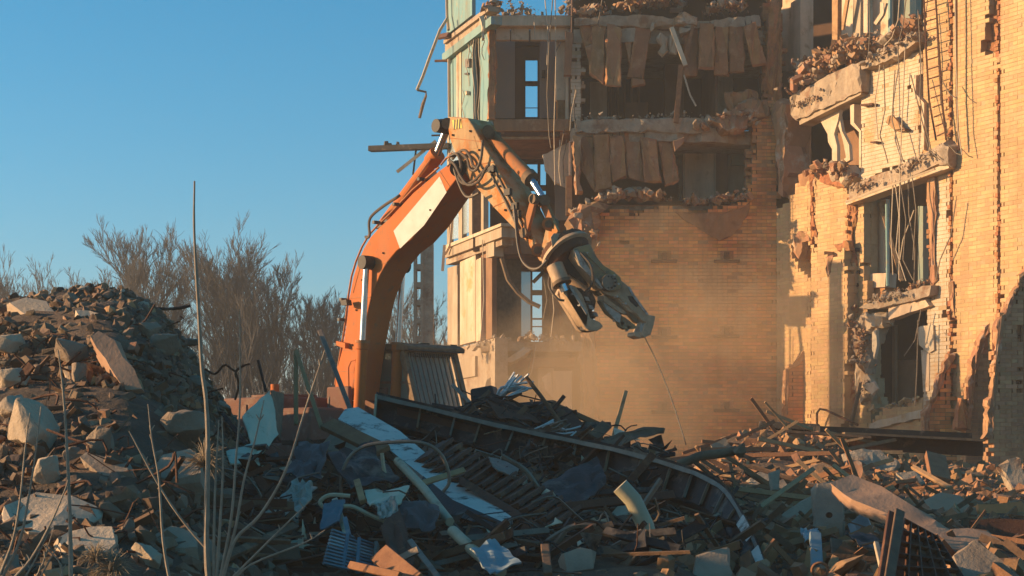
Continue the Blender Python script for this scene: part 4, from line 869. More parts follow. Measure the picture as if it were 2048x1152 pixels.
# ladder and cables down the wing
lad = MB().tube([PRp(1847, -20, .3), PRp(1852, 100, .3), PRp(1858, 200, .3), PRp(1872, 280, .32)], .028, 5).build('ladder', M['steel_rust'], B)
MB().tube([PRp(1870, -20, .3), PRp(1878, 100, .3), PRp(1884, 200, .3), PRp(1892, 280, .32)], .028, 5).build('ladder_rail', M['steel_rust'], lad)
for y in range(4, 272, 19):
    u = (y+20)/300; MB().tube([PRp(1847+25*u*u+4*u, y+2, .3), PRp(1870+22*u, y-6, .3)], .018, 4).build('rung', M['steel_rust'], lad)
RC = [((1738, -20), (1740, 60), (1736, 120)), ((1800, -20), (1796, 40), (1784, 75), (1768, 92)), ((1814, -20), (1806, 50), (1796, 90), (1798, 150)), ((1768, 130), (1770, 220), (1760, 270), (1772, 310), (1776, 326)), ((1810, 100), (1806, 200), (1800, 330), (1798, 560)),
      ((1822, 150), (1846, 250), (1858, 300), (1880, 320)), ((1790, 140), (1784, 240), (1800, 300), (1806, 322)), ((1910, -20), (1912, 120), (1916, 260), (1924, 310)), ((1886, 165), (1900, 188), (1914, 198)), ((1898, 290), (1912, 306), (1922, 310)),
      ((1790, 360), (1798, 430), (1792, 500), (1812, 562)), ((1800, 360), (1812, 440), (1806, 520), (1826, 560)), ((1816, 350), (1818, 430), (1830, 500), (1828, 566)), ((1786, 370), (1782, 470), (1786, 550)), ((1824, 350), (1832, 420), (1826, 520)), ((1842, 620), (1830, 680), (1808, 712)), ((1828, 420), (1806, 480), (1800, 520)),
      ((1836, 640), (1834, 740), (1830, 812)), ((1912, 400), (1902, 470), (1880, 520), (1872, 560)), ((1760, 130), (1750, 200), (1756, 280)), ((1836, 20), (1842, 120), (1840, 200), (1862, 300))]
for i, c in enumerate(RC): MB().tube([PRp(a, b, .35+.08*(i % 3)) for a, b in c], .016, 4).build('cable', M['cable_pale' if i % 3 == 1 else 'cable'], B)
MB().tube([PRp(1913, -20, .3), PRp(1913, 200, .3), PRp(1918, 300, .3)], .03, 5).build('downpipe', M['steel_rust'], B)
MB().bar(PRp(1692, 404, .5), PRp(1870, 338, .5), .05, .04).build('loose_bar', M['plaster_beige'], B)
MB().slab([PRp(1868, 300, .4), PRp(1884, 280, .4), PRp(1898, 290, .4), PRp(1896, 330, .4), PRp(1872, 336, .4)], -RNV*.5, .08, 9, .15).build('broken_wall_end', M['concrete_dust'], B)
for q in ((1738, 500), (1738, 545), (1735, 570)):
    rpanel('wall_peg', [(q[0]-28, q[1]-4), (q[0]-20, q[1]-4), (q[0]-20, q[1]+3), (q[0]-28, q[1]+3)], 'interior', .1, .06)
# free standing concrete post beside the bay
post = thing('concrete_post', P(850, 930, 52), 'tall slotted concrete post standing left of the ruin behind the cab', 'post')
def slotted(px0, px1, y0, y1, D, m):
    a, b = P(px0, y1, D), P(px1, y0, D)
    return MB().box(((a.x+b.x)/2, D+.25, (a.z+b.z)/2), (b.x-a.x, .5, b.z-a.z)).build(m, M['concrete_dust'], post)
slotted(846, 866, 345, 940, 52.05, 'shaft')
for a in ((827, 833, 420, 940), (841, 846, 420, 940)): slotted(*a, 52, 'flange')
for k in range(14): slotted(833, 841, 420+k*36, 431+k*36, 52.01, 'batten')
slotted(845, 872, 340, 352, 52.0, 'cap')
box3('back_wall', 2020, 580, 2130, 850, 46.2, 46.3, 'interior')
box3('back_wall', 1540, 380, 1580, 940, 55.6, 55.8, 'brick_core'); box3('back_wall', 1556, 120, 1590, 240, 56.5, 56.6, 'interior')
finish_bricks()
# ------------------------------------------------------------------ the excavator
PHI = math.radians(42); XF = Vector((math.sin(PHI), -math.cos(PHI), 0)); XR = Vector((-math.cos(PHI), -math.sin(PHI), 0)); UP = Vector((0, 0, 1))
XO = Vector(((720-1024)/FPX*37, 37, 0))
def EB(px, py, r=0.):
    """point of the boom plane shifted r metres to the machine's right"""
    k = (px-1024)/FPX; s = (k*(XO.y+XR.y*r)-XO.x-XR.x*r)/(XF.x-k*XF.y)
    D = XO.y+XF.y*s+XR.y*r
    return Vector((XO.x+XF.x*s+XR.x*r, D, CZ+(HOR-py)/FPX*D))
E = thing('excavator', (XO.x, XO.y, hz(XO.x, XO.y)), 'orange tracked excavator with raised boom and grey crushing jaw', 'excavator')
def prismB(name, poly, r1, r0, mat, parent=None, **k):
    return MB().prism([EB(a, b, r1) for a, b in poly], XR*(r0-r1)).build(name, M[mat], parent or E, **k)
# boom: outline of its right face, then its width
BOOM = [(668, 795), (672, 745), (684, 700), (692, 650), (699, 592), (706, 555), (715, 526), (727, 497), (741, 474), (758, 455), (779, 436), (827, 385), (880, 340), (900, 326), (922, 322), (925, 338), (918, 352), (893, 384), (848, 450), (820, 481), (793, 502), (774, 525), (760, 550), (750, 575), (743, 592), (732, 640), (721, 700), (713, 760), (709, 800)]
boom = prismB('boom', BOOM, .31, -.31, 'orange', bevel=.02)
prismB('white_band', [(787, 462), (879, 353), (893, 384.5), (848, 450.5), (800, 497)], .316, .3095, 'band_white', boom)
prismB('rib', [(702, 800), (713, 705), (722, 640), (725, 640), (717, 705), (707, 800)], .34, .312, 'orange', boom)
# rails and hose lines along the top of the boom
def tubeB(name, pts, r, mat, parent, n=8, lat=0.):
    return MB().tube([EB(p[0], p[1], p[2] if len(p) > 2 else lat) for p in pts], r, n).build(name, M[mat], parent)
def spl(pts, k=4):
    """Catmull-Rom through the points"""
    o = []; p = [Vector(q) for q in pts]; p = [p[0]*2-p[1]]+p+[p[-1]*2-p[-2]]
    for i in range(1, len(p)-2):
        for j in range(k):
            t = j/k; a, b, c, d = p[i-1:i+3]
            o.append(.5*((2*b)+(c-a)*t+(2*a-5*b+4*c-d)*t*t+(3*b-3*c+d-a)*t**3))
    o.append(p[-2]); return o
for r in (.28, .18, .08):
    tubeB('hose_line', [(670, 770), (682, 700), (690, 650), (697, 590), (703, 553), (712, 523), (724, 494), (738, 470), (755, 451), (777, 431), (825, 380), (878, 335)], .022, 'orange_dusty', boom, 5, r)
for px, py in ((694, 600), (690, 640), (684, 690), (760, 446), (800, 410), (850, 360)): MB().box(EB(px+3, py, .2), (.07, .42, .06), (XF, XR, UP)).build('clamp', M['black_rubber'], boom)
tubeB('handrail', spl([(731, 474, .3), (739, 472, .3), (738, 446, .3), (745, 430, .3), (770, 410, .3), (792, 396, .3), (800, 390, .25)]), .030, 'hose', boom, 6)
prismB('bracket', [(752, 458), (758, 442), (770, 438), (776, 440), (764, 452)], .2, -.2, 'black_rubber', boom)
prismB('work_lamp', [(680, 601), (692, 599), (694, 610), (683, 611)], .55, .42, 'steel_black', boom)
prismB('step', [(672, 682), (690, 686), (690, 697), (673, 691)], .42, .30, 'orange', boom)
tubeB('grab_rail', [(698, 800, .40), (697, 735, .40), (702, 722, .40), (712, 719, .40)], .016, 'orange', boom, 5)
# boom lift cylinders, left and right
for r, top, base, split in ((.47, (733, 525), (716, 850), 690), (-.47, None, None, None)):
    if r > 0: t = EB(733, 525, r-.04); bs = EB(716, 860, r); 
    d = XR*0
    tt = t+XR*(0 if r > 0 else -.92); b0 = bs+XR*(0 if r > 0 else -.92)
    L = (b0-tt); m = tt+L*.475
    cy = MB().tube([m, m+L*.04, m+L*.045, b0], [.135, .135, .115, .115], 18).build('boom_cylinder', M['orange'], E)
    MB().tube([m-L*.012, m+L*.005], .15, 18).build('gland', M['orange_dusty'], cy)
    MB().tube([tt, m], .062, 14).build('rod', M['chrome'], cy)
    MB().tube([tt-XR*.12, tt+XR*.12], .14, 16).build('pin_boss', M['steel_black'], cy)
tubeB('pin_boss', [(735, 522, -.45), (735, 522, .46)], .11, 'steel_black', boom, 14)
# stick cylinder above the boom
a, b, c = EB(770, 448), EB(873, 310), EB(895, 255)
cy = MB().tube([a, b], .135, 18).build('stick_cylinder', M['orange'], E)
MB().tube([b-(b-a)*.10, b+(b-a)*.02], .165, 18).build('gland', M['orange'], cy)
MB().tube([b, c], .075, 14).build('rod', M['chrome'], cy)
MB().tube([c-XR*.3, c+XR*.3], .13, 14).build('pin', M['steel_black'], cy)
tubeB('pipe', spl([(776, 430, .14), (790, 420, .16), (818, 380, .16), (862, 318, .16)]), .022, 'orange_dusty', cy, 5)
# stick
STICK = [(893, 240), (896, 233), (935, 236.5), (946, 252), (962, 282), (984, 318), (1025, 395), (1057, 457), (1085, 508), (1087, 520), (1078, 522), (1050, 480), (1018, 447), (990, 418), (963, 387), (940, 362), (922, 332), (909, 304), (899, 275)]
stick = prismB('stick', STICK, .30, -.30, 'stick_paint', bevel=.02)
prismB('top_plate', [(905, 233.5), (935, 236), (962, 281.5), (958, 281), (932, 240), (905, 237)], .26, -.26, 'orange', stick)
sg = prismB('warning_sign', [(904, 240), (921, 238), (924, 256), (907, 259)], .308, .3005, 'sign_yellow', stick)
def sgp(u, v): return ((904+17*u+3*v), (240-2*u+19*v-1*u*v))
for u in (.0, .3, .6): prismB('stripe', [sgp(u, 1), sgp(u+.15, 1), sgp(u+.40, 0), sgp(u+.25, 0)], .313, .3085, 'steel_black', sg)
for x, y in ((894, 247), (976, 262)): tubeB('pin_boss', [(x, y, .33), (x, y, -.33)], .11, 'steel_dusty', stick, 16)
tubeB('pin_boss', [(916, 337, .42), (916, 337, -.42)], .16, 'steel_black', stick, 16)
for r in (.24, .14):
    tubeB('hose_line', [(985, 330, .31), (1000, 362, .32), (1018, 398, .33), (1034, 430, .33), (1050, 462, .33)][:5], .02, 'hose', stick, 5) if r > .2 else tubeB('hose_line', [(975, 330, .32), (990, 366, .32), (1010, 402, .33), (1026, 436, .33), (1040, 462, .33)], .02, 'hose', stick, 5)
for x, y in ((984, 338), (1016, 384), (1030, 412), (1034, 428)): MB().box(EB(x, y, .34), (.16, .07, .12), (XF, XR, UP)).build('clamp', M['steel_black'], stick)
prismB('lug', [(964, 284), (972, 262), (986, 262), (990, 300), (980, 310)], .10, -.10, 'steel_dusty', stick)
# bucket cylinder on top of the stick
a, b, c = EB(978, 268), EB(1062, 358), EB(1087, 398)
cy = MB().tube([a, b], .125, 18).build('tool_cylinder', M['orange_dusty'], E)
MB().tube([b-(b-a)*.07, b+(b-a)*.015], .155, 18).build('gland', M['steel_dusty'], cy); MB().tube([b, c], .065, 14).build('rod', M['chrome'], cy)
tubeB('pin', [(978, 266, .25), (978, 266, -.25)], .11, 'steel_dusty', cy, 14)
# links between cylinder, stick and tool
lk = thing('tool_link', (0, 0, 0), None, None); lk.parent = E; lk.location = (0, 0, 0)
def linkbar(p, q, r, w, t, mat='orange_dusty', par=None):
    a, b = EB(*p, r), EB(*q, r); o = MB().bar(a, b, w, t, XR).build('link', M[mat], par or lk, bevel=.015)
    for e in (a, b): MB().tube([e-XR*(t*.5+.02), e+XR*(t*.5+.03)], w*.62, 14).build('link_pin', M['steel_dusty'], lk)
linkbar((1069, 398), (1051, 466), .36, .15, .07); linkbar((1069, 398), (1051, 466), -.36, .15, .07)
linkbar((1086, 402), (1106, 448), .16, .16, .09); linkbar((1086, 402), (1106, 448), -.30, .16, .09)
tubeB('cross_pin', [(1069, 398, .40), (1069, 398, -.45)], .095, 'steel_dusty', lk, 14); tubeB('cross_pin', [(1090, 400, .26), (1090, 400, -.42)], .10, 'steel_dusty', lk, 14)
# crushing tool
K = thing('crusher', (0, 0, 0), None, None); K.parent = E; K.location = (0, 0, 0)
for r in (.36, -.30):
    prismB('bracket_plate', [(1096, 437), (1104, 436), (1116, 462), (1108, 474), (1094, 500), (1088, 524), (1080, 522), (1064, 496), (1070, 486), (1084, 490)], r, r-.06, 'stick_paint', K, bevel=.01)
    for x, y in ((1097, 448), (1075, 500)):
        tubeB('pin_boss', [(x, y, r+.05), (x, y, r-.10)], .12, 'orange_dusty', K, 16); tubeB('pin_boss', [(x, y, r+.075), (x, y, r-.10)], .07, 'steel_dusty', K, 12)
tubeB('cross_pin', [(1100, 448, .28), (1100, 448, -.42)], .115, 'tool_steel', K, 14)
TD = EB(1140, 500).y
def T(px, py, dz=0): return P(px-7, py, TD+dz)
MB().prism([T(1108, 474, -.35), T(1114, 466, -.3), T(1170, 468, -.1), T(1174, 486, -.1), T(1112, 498, -.35)], (.12, .8, 0)).build('head_plate', M['tool_steel'], K, bevel=.012)
ax = (T(1200, 590)-T(1138, 500)).normalized(); ax = (ax+Vector((0, -.45, 0))).normalized()
ctr = T(1140, 505, .1); ux = ax.cross(Vector((0, 0, 1))).normalized(); uy = ax.cross(ux)
def disc(name, c, r0, r1, h, mat, n=40):
    mb = MB(); mb.tube([c-ax*h*.5, c-ax*h*.35, c+ax*h*.35, c+ax*h*.5], [r0*.97, r0, r1, r1*.96], n); return mb.build(name, M[mat], K)
disc('slew_ring', ctr-ax*.10, .46, .46, .10, 'steel_rust'); disc('slew_ring', ctr, .50, .52, .09, 'tool_steel'); disc('slew_ring', ctr+ax*.10, .44, .40, .16, 'steel_rust')
for k in range(14):
    a = 2*math.pi*k/14; q = ctr-ax*.16+(ux*math.cos(a)+uy*math.sin(a))*.41; MB().tube([q-ax*.02, q+ax*.03], .028, 6).build('bolt', M['steel_dusty'], K)
JV = Vector((-.32, .80, 0))                    # the tool is turned on its ring: its broad plates face away from the sun, their left edges take it
def jaw(name, poly, z0, th, mat, parent=K, **k): return MB().prism([T(a, b)+JV*z0 for a, b in poly], JV*th).build(name, M[mat], parent, **k)
def zk(q): return [(1040+a/3.6, 380+b/3.6) for a, b in q]
jaw('body_plate', zk([(352, 440), (385, 425), (470, 405), (520, 500), (570, 560), (640, 600), (690, 645), (700, 715), (640, 745), (560, 725), (470, 590)]), -.42, .07, 'tool_yellow', bevel=.012)
jaw('body_plate', zk([(352, 440), (385, 425), (470, 405), (520, 500), (570, 560), (640, 600), (690, 645), (700, 715), (640, 745), (560, 725), (470, 590)]), .24, .07, 'tool_yellow', bevel=.012)
jaw('body_web', zk([(352, 445), (372, 445), (560, 712), (552, 730), (530, 720), (360, 500)]), -.42, .62, 'tool_steel')
jaw('body_core', zk([(300, 500), (380, 470), (470, 560), (520, 680), (480, 690), (420, 640), (320, 570)]), -.10, .30, 'steel_black')
pv = T(1040+600/3.6, 380+680/3.6); MB().tube([pv-JV*.5, pv+JV*.4], .145, 20).build('pivot', M['steel_grey'], K)
# fixed upper jaw
for z in (-.28, .08):
    jaw('upper_jaw', zk([(560, 722), (690, 640), (770, 705), (800, 760), (850, 830), (905, 905), (958, 915), (945, 985), (925, 1045), (880, 1072), (858, 1050), (890, 960), (862, 950), (820, 900), (760, 880), (735, 850), (680, 790), (600, 760)]), z, .14, 'tool_steel', bevel=.012)
jaw('jaw_web', zk([(600, 760), (640, 800), (720, 860), (760, 885), (745, 900), (700, 880), (600, 810)]), -.22, .34, 'tool_steel')
jaw('upper_jaw_blade', zk([(585, 800), (610, 790), (700, 880), (780, 930), (850, 985), (845, 1000), (770, 1005), (735, 985), (720, 950), (640, 890)]), -.10, .16, 'tool_yellow')
jaw('jaw_tip', zk([(905, 905), (960, 912), (935, 1050), (860, 1075), (812, 1055), (815, 1025), (855, 1035), (885, 965)]), -.22, .34, 'tool_steel', bevel=.015)
# moving lower jaw
for z in (-.30, .08):
    jaw('lower_jaw', zk([(300, 750), (330, 690), (380, 700), (430, 760), (470, 860), (490, 930), (560, 960), (582, 990), (540, 1022), (480, 1022), (452, 1000), (380, 880)]), z, .13, 'tool_steel', bevel=.012)
jaw('lower_jaw_web', zk([(318, 720), (338, 700), (470, 900), (462, 985), (445, 975), (330, 790)]), -.30, .46, 'tool_steel')
jaw('jaw_tip', zk([(462, 960), (500, 950), (582, 985), (575, 1005), (520, 1025), (468, 1012)]), -.25, .36, 'steel_black', bevel=.012)
jaw('lower_jaw_blade', zk([(430, 700), (540, 735), (570, 800), (560, 850), (540, 870), (570, 915), (545, 935), (490, 930), (450, 850)]), -.02, .10, 'steel_black')
for zz in (-.1,):
    a, b, c = T(1040+275/3.6, 380+545/3.6, -.2), T(1040+330/3.6, 380+680/3.6, -.3), T(1040+350/3.6, 380+730/3.6, -.3)
    q = MB().tube([a, b], .155, 20).build('jaw_cylinder', M['tool_steel'], K); MB().tube([b-(b-a)*.16, b], .175, 20).build('jaw_cylinder', M['steel_dusty'], K)
    MB().tube([b, c], .08, 12).build('jaw_rod', M['chrome'], K)
a, b = T(1040+380/3.6, 380+610/3.6, .1), T(1040+500/3.6, 380+720/3.6, .1); MB().tube([a, b], .13, 16).build('jaw_cylinder', M['tool_steel'], K)
# worn edges painted pale as if sunlit, ribs, bolts, teeth and the jaw hole
jaw('worn_lit_edge', zk([(352, 455), (372, 450), (440, 560), (562, 716), (548, 722), (470, 640), (392, 560)]), -.47, .05, 'worn_lit_steel')
jaw('worn_lit_edge', zk([(770, 706), (800, 758), (850, 828), (905, 903), (892, 908), (840, 842), (786, 768), (756, 708)]), -.31, .04, 'worn_lit_steel')
jaw('worn_lit_edge', zk([(600, 800), (640, 812), (730, 905), (722, 960), (690, 944), (620, 860)]), -.16, .05, 'worn_lit_steel')
jaw('worn_lit_edge', zk([(330, 700), (350, 692), (466, 890), (456, 905)]), -.33, .04, 'worn_lit_steel')
jaw('hole_shade', zk([(758, 770), (790, 775), (835, 838), (822, 852), (775, 810)]), -.292, .02, 'steel_black')  # black plate painted as the shade inside the hole
jaw('rib', zk([(610, 740), (700, 760), (820, 880), (810, 892), (690, 785), (605, 760)]), -.31, .04, 'tool_steel')
jaw('rib', zk([(430, 470), (470, 465), (600, 610), (585, 622)]), -.45, .04, 'tool_yellow')
for a, b in ((690, 905), (735, 945), (780, 975)): jaw('tooth', zk([(a, b), (a+26, b+12), (a+10, b+44)]), -.10, .14, 'worn_lit_steel')
for a, b in ((470, 770), (500, 830), (530, 880)): jaw('tooth', zk([(a, b), (a+30, b+4), (a+44, b+34), (a+10, b+30)]), -.12, .12, 'worn_lit_steel')
jaw('worn_lit_edge', zk([(862, 968), (896, 960), (880, 1034), (856, 1028)]), -.235, .03, 'worn_lit_steel')
for k in range(10):
    q = pv-JV*.52+Vector((math.cos(k*.628), 0, math.sin(k*.628)))*.105; MB().tube([q, q+JV*.05], .016, 6).build('bolt', M['steel_black'], K)
for a, b in ((400, 480), (450, 470), (500, 530), (480, 560), (640, 630), (670, 690), (660, 780), (720, 830), (350, 760), (400, 840)):
    q = T(1040+a/3.6, 380+b/3.6)-JV*.45; MB().tube([q, q+JV*.12], .02, 8).build('bolt', M['worn_lit_steel'], K)
MB().tube(spl([T(1150, 510)-JV*.46, T(1166, 536)-JV*.56, T(1172, 566)-JV*.52, T(1164, 590)-JV*.40], 4), .022, 6).build('hose', M['hose'], K)
MB().tube(spl([T(1104, 548)-JV*.1, T(1096, 575)-JV*.25, T(1108, 600)-JV*.36, T(1122, 604)-JV*.36], 4), .022, 6).build('hose', M['hose'], K)
# seams, plates and bolts on the boom and the stick
def seam(par, a, b, r, w=.016): MB().bar(EB(*a, r), EB(*b, r), w, .012, XR).build('weld_seam', M['orange_dusty'], par)
seam(boom, (699, 596), (743, 594), .312); seam(boom, (716, 527), (774, 526), .312); seam(boom, (686, 700), (731, 704), .312); seam(boom, (879, 342), (900, 374), .312)
seam(boom, (706, 586), (724, 520), .312, .01); seam(boom, (672, 742), (732, 746), .312)
seam(stick, (900, 276), (962, 283), .302); seam(stick, (925, 334), (988, 324), .302); seam(stick, (986, 414), (1026, 396), .302)
prismB('wear_plate', [(912, 268), (948, 272), (955, 296), (918, 300)], .306, .3005, 'stick_paint', stick)
for x, y in ((905, 270), (940, 262), (958, 300), (930, 322), (1000, 372), (1030, 440), (1010, 420), (1048, 466)): MB().tube([EB(x, y, .33), EB(x, y, .30)], .022, 8).build('bolt', M['steel_dusty'], stick)
for x, y in ((766, 506), (724, 560), (712, 620), (704, 690), (726, 660), (860, 420), (905, 345)): MB().tube([EB(x, y, .335), EB(x, y, .31)], .02, 8).build('bolt', M['steel_dusty'], boom)
# hydraulic hoses at the joint and down the stick
HZ = [((905, 318), (918, 306), (934, 318), (940, 338), (952, 340), (962, 318), (966, 280)), ((900, 312), (914, 308), (922, 330), (918, 356), (930, 368), (950, 360), (968, 340)), ((898, 320), (910, 330), (921, 352), (936, 370), (958, 362), (972, 336), (978, 330)),
      ((912, 308), (928, 300), (940, 312), (946, 330), (956, 338)), ((905, 326), (916, 362), (928, 388), (940, 394), (958, 386)),
      ((1028, 410), (1032, 450), (1036, 490), (1044, 520), (1060, 536), (1078, 536), (1094, 520)), ((1032, 420), (1036, 470), (1040, 505), (1052, 530), (1070, 540), (1090, 530))]
for i, h in enumerate(HZ): tubeB('hose', spl([(a, b, .42+.05*(i % 3)) for a, b in h]), .027 if i < 5 else .026, 'hose', E, 7)
for i in range(4): tubeB('pipe', [(882+i*4, 330-i*5, .40), (893+i*4, 316-i*4, .42), (905+i*2, 312-i, .44)], .02, 'steel_grey' if i % 2 else 'orange_dusty', E, 5)
# cab, guarded front, roof
c0, c1 = -.46, -1.78
CABP = [(803, 697), (829, 818), (829, 870), (748, 870), (752, 818), (764, 700)]
cab = prismB('cab', [(829, 822), (829, 880), (746, 880), (748, 822)], c0, c1, 'orange_dusty', bevel=.02)
def post3(p, q, r, w=.09, mat='steel_dusty', n='cab_pillar'): return MB().bar(EB(*p, r), EB(*q, r), w, w, XR).build(n, M[mat], cab)
for r in (c0-.04, c1+.04):
    post3((804, 700), (831, 822), r, .11); post3((764, 702), (751, 822), r, .11); post3((786, 700), (790, 822), r, .07)
    post3((762, 703), (806, 700), r, .10); post3((757, 765), (818, 765), r, .05)
prismB('side_window', [(766, 704), (785, 703), (789, 820), (753, 820)], c0-.05, c0-.07, 'cab_glass', cab); prismB('side_window', [(787, 703), (803, 702), (829, 820), (791, 820)], c0-.05, c0-.07, 'cab_glass', cab)
prismB('side_window', [(766, 704), (803, 702), (829, 820), (753, 820)], c1+.07, c1+.05, 'cab_glass', cab)
ft, fb = EB(803, 702, c0), EB(829, 820, c0)
def fr(u, v, o=.0):
    """front of the cab: u across (0 right .. 1 left of the machine), v down"""
    return ft.lerp(fb, v)+XR*((c1-c0)*u)+XF*o
MB().prism([fr(.05, .05), fr(.95, .05), fr(.95, .97), fr(.05, .97)], -XF*.02).build('windscreen', M['cab_glass'], cab)
MB().prism([fr(0, 0, -1.15)+UP*-.1, fr(1, 0, -1.15)+UP*-.1, fr(1, 1, -1.5), fr(0, 1, -1.5)], -XF*.05).build('rear_panel', M['interior_mid'], cab)
g = MB().bar(fr(-.02, .02, .10), fr(1.02, .02, .10), .10, .07, XF).bar(fr(-.02, .99, .10), fr(1.02, .99, .10), .08, .06, XF).bar(fr(-.01, 0, .10), fr(-.01, 1, .10), .10, .07, XF).bar(fr(1.01, 0, .10), fr(1.01, 1, .10), .10, .07, XF).build('guard', M['steel_dusty'], cab)
for i in range(10): MB().bar(fr(.09+.092*i, .03, .13), fr(.09+.092*i, .985, .13), .030, .03, XF).build('guard_bar', M['steel_grey'], cab)
for i in range(22): MB().bar(fr(.03+.043*i, .03, .16), fr(.03+.043*i, .10, .16), .022, .02, XF).build('mesh_bar', M['steel_black'], cab)
rp = [(756, 698), (760, 688), (806, 686), (815, 692), (814, 699), (806, 701)]
rf = prismB('roof', rp, c0+.10, c1-.10, 'steel_dusty', bevel=.02)
MB().bar(fr(-.06, -.03, .22), fr(1.08, -.03, .22), .07, .20, XF).build('visor', M['steel_black'], rf)
for u in (.40, .96): MB().box(fr(u, -.09, .12), (.14, .18, .14), (XF, XR, UP)).build('roof_lamp', M['steel_black'], rf)
tubeB('mirror_arm', [(806, 706, c1-.05), (824, 712, c1-.12), (836, 750, c1-.16), (842, 820, c1-.16)], .02, 'steel_grey', cab, 6); tubeB('mirror_arm', [(808, 706, c1-.02), (820, 730, c1-.08), (832, 800, c1-.1)], .03, 'pipe_pale', cab, 6)
MB().box(EB(846, 762, c1-.30), (.06, .28, .38), (XF, XR, UP)).build('mirror', M['steel_black'], cab, bevel=.03)
MB().box(EB(785, 800, -1.15), (.5, .5, .9), (XF, XR, UP)).build('seat', M['dark_cloth'], cab, bevel=.08)
# upper structure: engine house, covers, counterweight, exhaust
def base(s, r, z): return Vector((XO.x, XO.y, z))+XF*s+XR*r
zt = EB(700, 790).z
def hbox(name, s0, s1, r0, r1, z0, z1, mat='house_shade_red', parent=E, bevel=.05): return MB().box(base((s0+s1)/2, (r0+r1)/2, (z0+z1)/2), (s1-s0, r1-r0, z1-z0), (XF, XR, UP)).build(name, M[mat], parent, bevel=bevel)
deck = hbox('deck', -3.2, .75, -1.65, 1.65, zt-1.35, zt-1.0)
hs = hbox('engine_house', -2.9, -.75, -.40, 1.62, zt-1.0, zt-.05, 'house_shade_red'); hbox('engine_house', -2.7, -.75, -1.6, -.42, zt-1.0, zt-.1, 'house_shade_red')
hbox('tank', -.72, .45, .70, 1.60, zt-1.0, zt-.30, bevel=.06); hbox('hatch', -2.2, -1.2, .2, 1.2, zt-.05, zt+.02, parent=hs, bevel=.02)
hbox('side_door', -2.5, -1.7, 1.62, 1.65, zt-.9, zt-.2, parent=hs, bevel=.01); hbox('side_door', -1.6, -.85, 1.62, 1.65, zt-.9, zt-.2, parent=hs, bevel=.01)
hbox('counterweight', -3.9, -2.95, -1.62, 1.62, zt-1.35, zt-.15, bevel=.15)
q = base(-1.9, .8, zt-.05); MB().tube([q, q+UP*.12, q+UP*.12, q+UP*.30], [.13, .13, .09, .09], 14).build('exhaust', M['orange'], E)
hbox('boom_foot', -.45, .30, .42, .52, zt-1.1, zt+.15, 'house_shade_red', bevel=.03); hbox('boom_foot', -.45, .30, -.52, -.42, zt-1.1, zt+.15, 'house_shade_red', bevel=.03)
tubeB('hose', spl([(668, 780, .45), (660, 800, .5), (664, 830, .5), (690, 840, .5)]), .04, 'hose', E, 6)
# undercarriage: slew ring, frame, two tracks with their shoes
und = hbox('undercarriage', -1.5, 1.5, -1.0, 1.0, zt-1.95, zt-1.5, 'steel_rust'); q = base(0, 0, zt-1.5); MB().tube([q, q+UP*.18], .75, 24).build('turntable', M['steel_black'], und)
for sd in (1, -1):
    pts = []
    for i in range(56):
        L = 3.4; R_ = .45; per = 2*L+2*math.pi*R_; u = i/56*per
        if u < L: s, z, a = -L/2+u, R_, 0
        elif u < L+math.pi*R_: w = (u-L)/R_; s, z, a = L/2+R_*math.sin(w), R_*math.cos(w), -w
        elif u < 2*L+math.pi*R_: s, z, a = L/2-(u-L-math.pi*R_), -R_, math.pi
        else: w = (u-2*L-math.pi*R_)/R_; s, z, a = -L/2-R_*math.sin(w), -R_*math.cos(w), math.pi-w
        pts.append((s, z, a))
    tr = hbox('track_frame', -1.8, 1.8, sd*1.3-.2, sd*1.3+.2, zt-2.25, zt-1.65, 'steel_rust')
    for s, z, a in pts:
        d = XF*math.cos(a)+UP*math.sin(a); n = UP*math.cos(a)-XF*math.sin(a)
        MB().box(base(s, sd*1.3, zt-1.95+z), (.17, .6, .06), (d, XR, n)).build('track_shoe', M['steel_rust'], tr)
# ------------------------------------------------------------------ large stones and slabs of the dark mound
def rest(p, drop=.02): return p
def slab_px(name, pts, D, mat, label, cat='concrete slab', th=.22, lean=.6, rough=.03, seed=0, group=None, push=0):
    """a broken slab: outline from the photo, leaning back by 'lean' metres of depth per metre of height"""
    hs = [hit(a, b) for a, b in pts]; ok = [h for h in hs if h]
    if ok and min(ok) < 45: D = sum(ok)/len(ok)
    zc = sum(zrow(b, D) for a, b in pts)/len(pts)
    if ok: D = min(min(h-lean*(zrow(b, h)-zc) for h, (a, b) in zip(hs, pts) if h), D)-.04+push
    w = []
    for a, b in pts:
        # meet the line of sight with the leaning plane y = D + lean*(z - zc)
        k = (HOR-b)/FPX; d = (D+lean*(CZ-zc))/(1-lean*k); w.append(P(a, b, d))
    n = Vector((0, 1, -lean)).normalized()*th
    return MB().slab(w, n, rough, seed, .14).build(name, M[mat], None, None, label, cat, group, angle=34)
def boulder(name, px, py, w, h, D, mat, label, cat='boulder', seed=0, rot=0., dk=.7):
    q = hit(px, py+h*.3); D = min(q-.3*w/FPX*q, 45) if q and name != 'pipe_joint' else D
    sx, sz = w/2/FPX*D, h/2/FPX*D; me = rock_mesh(name, M[mat], seed, 2, 1.2, 16)
    V = np.zeros(len(me.vertices)*3); me.vertices.foreach_get('co', V); V = V.reshape(-1, 3); V = V/np.abs(V).max(0)
    V = V*np.array([sx, (sx+sz)/2*dk*1.3, sz]); c, s = math.cos(rot), math.sin(rot); V = np.stack([V[:, 0]*c-V[:, 2]*s, V[:, 1], V[:, 0]*s+V[:, 2]*c], 1)
    me.vertices.foreach_set('co', V.ravel()); me.update(); o = bpy.data.objects.new(name, me); COL.objects.link(o); o.location = P(px, py, D); return tag(o, label, cat)
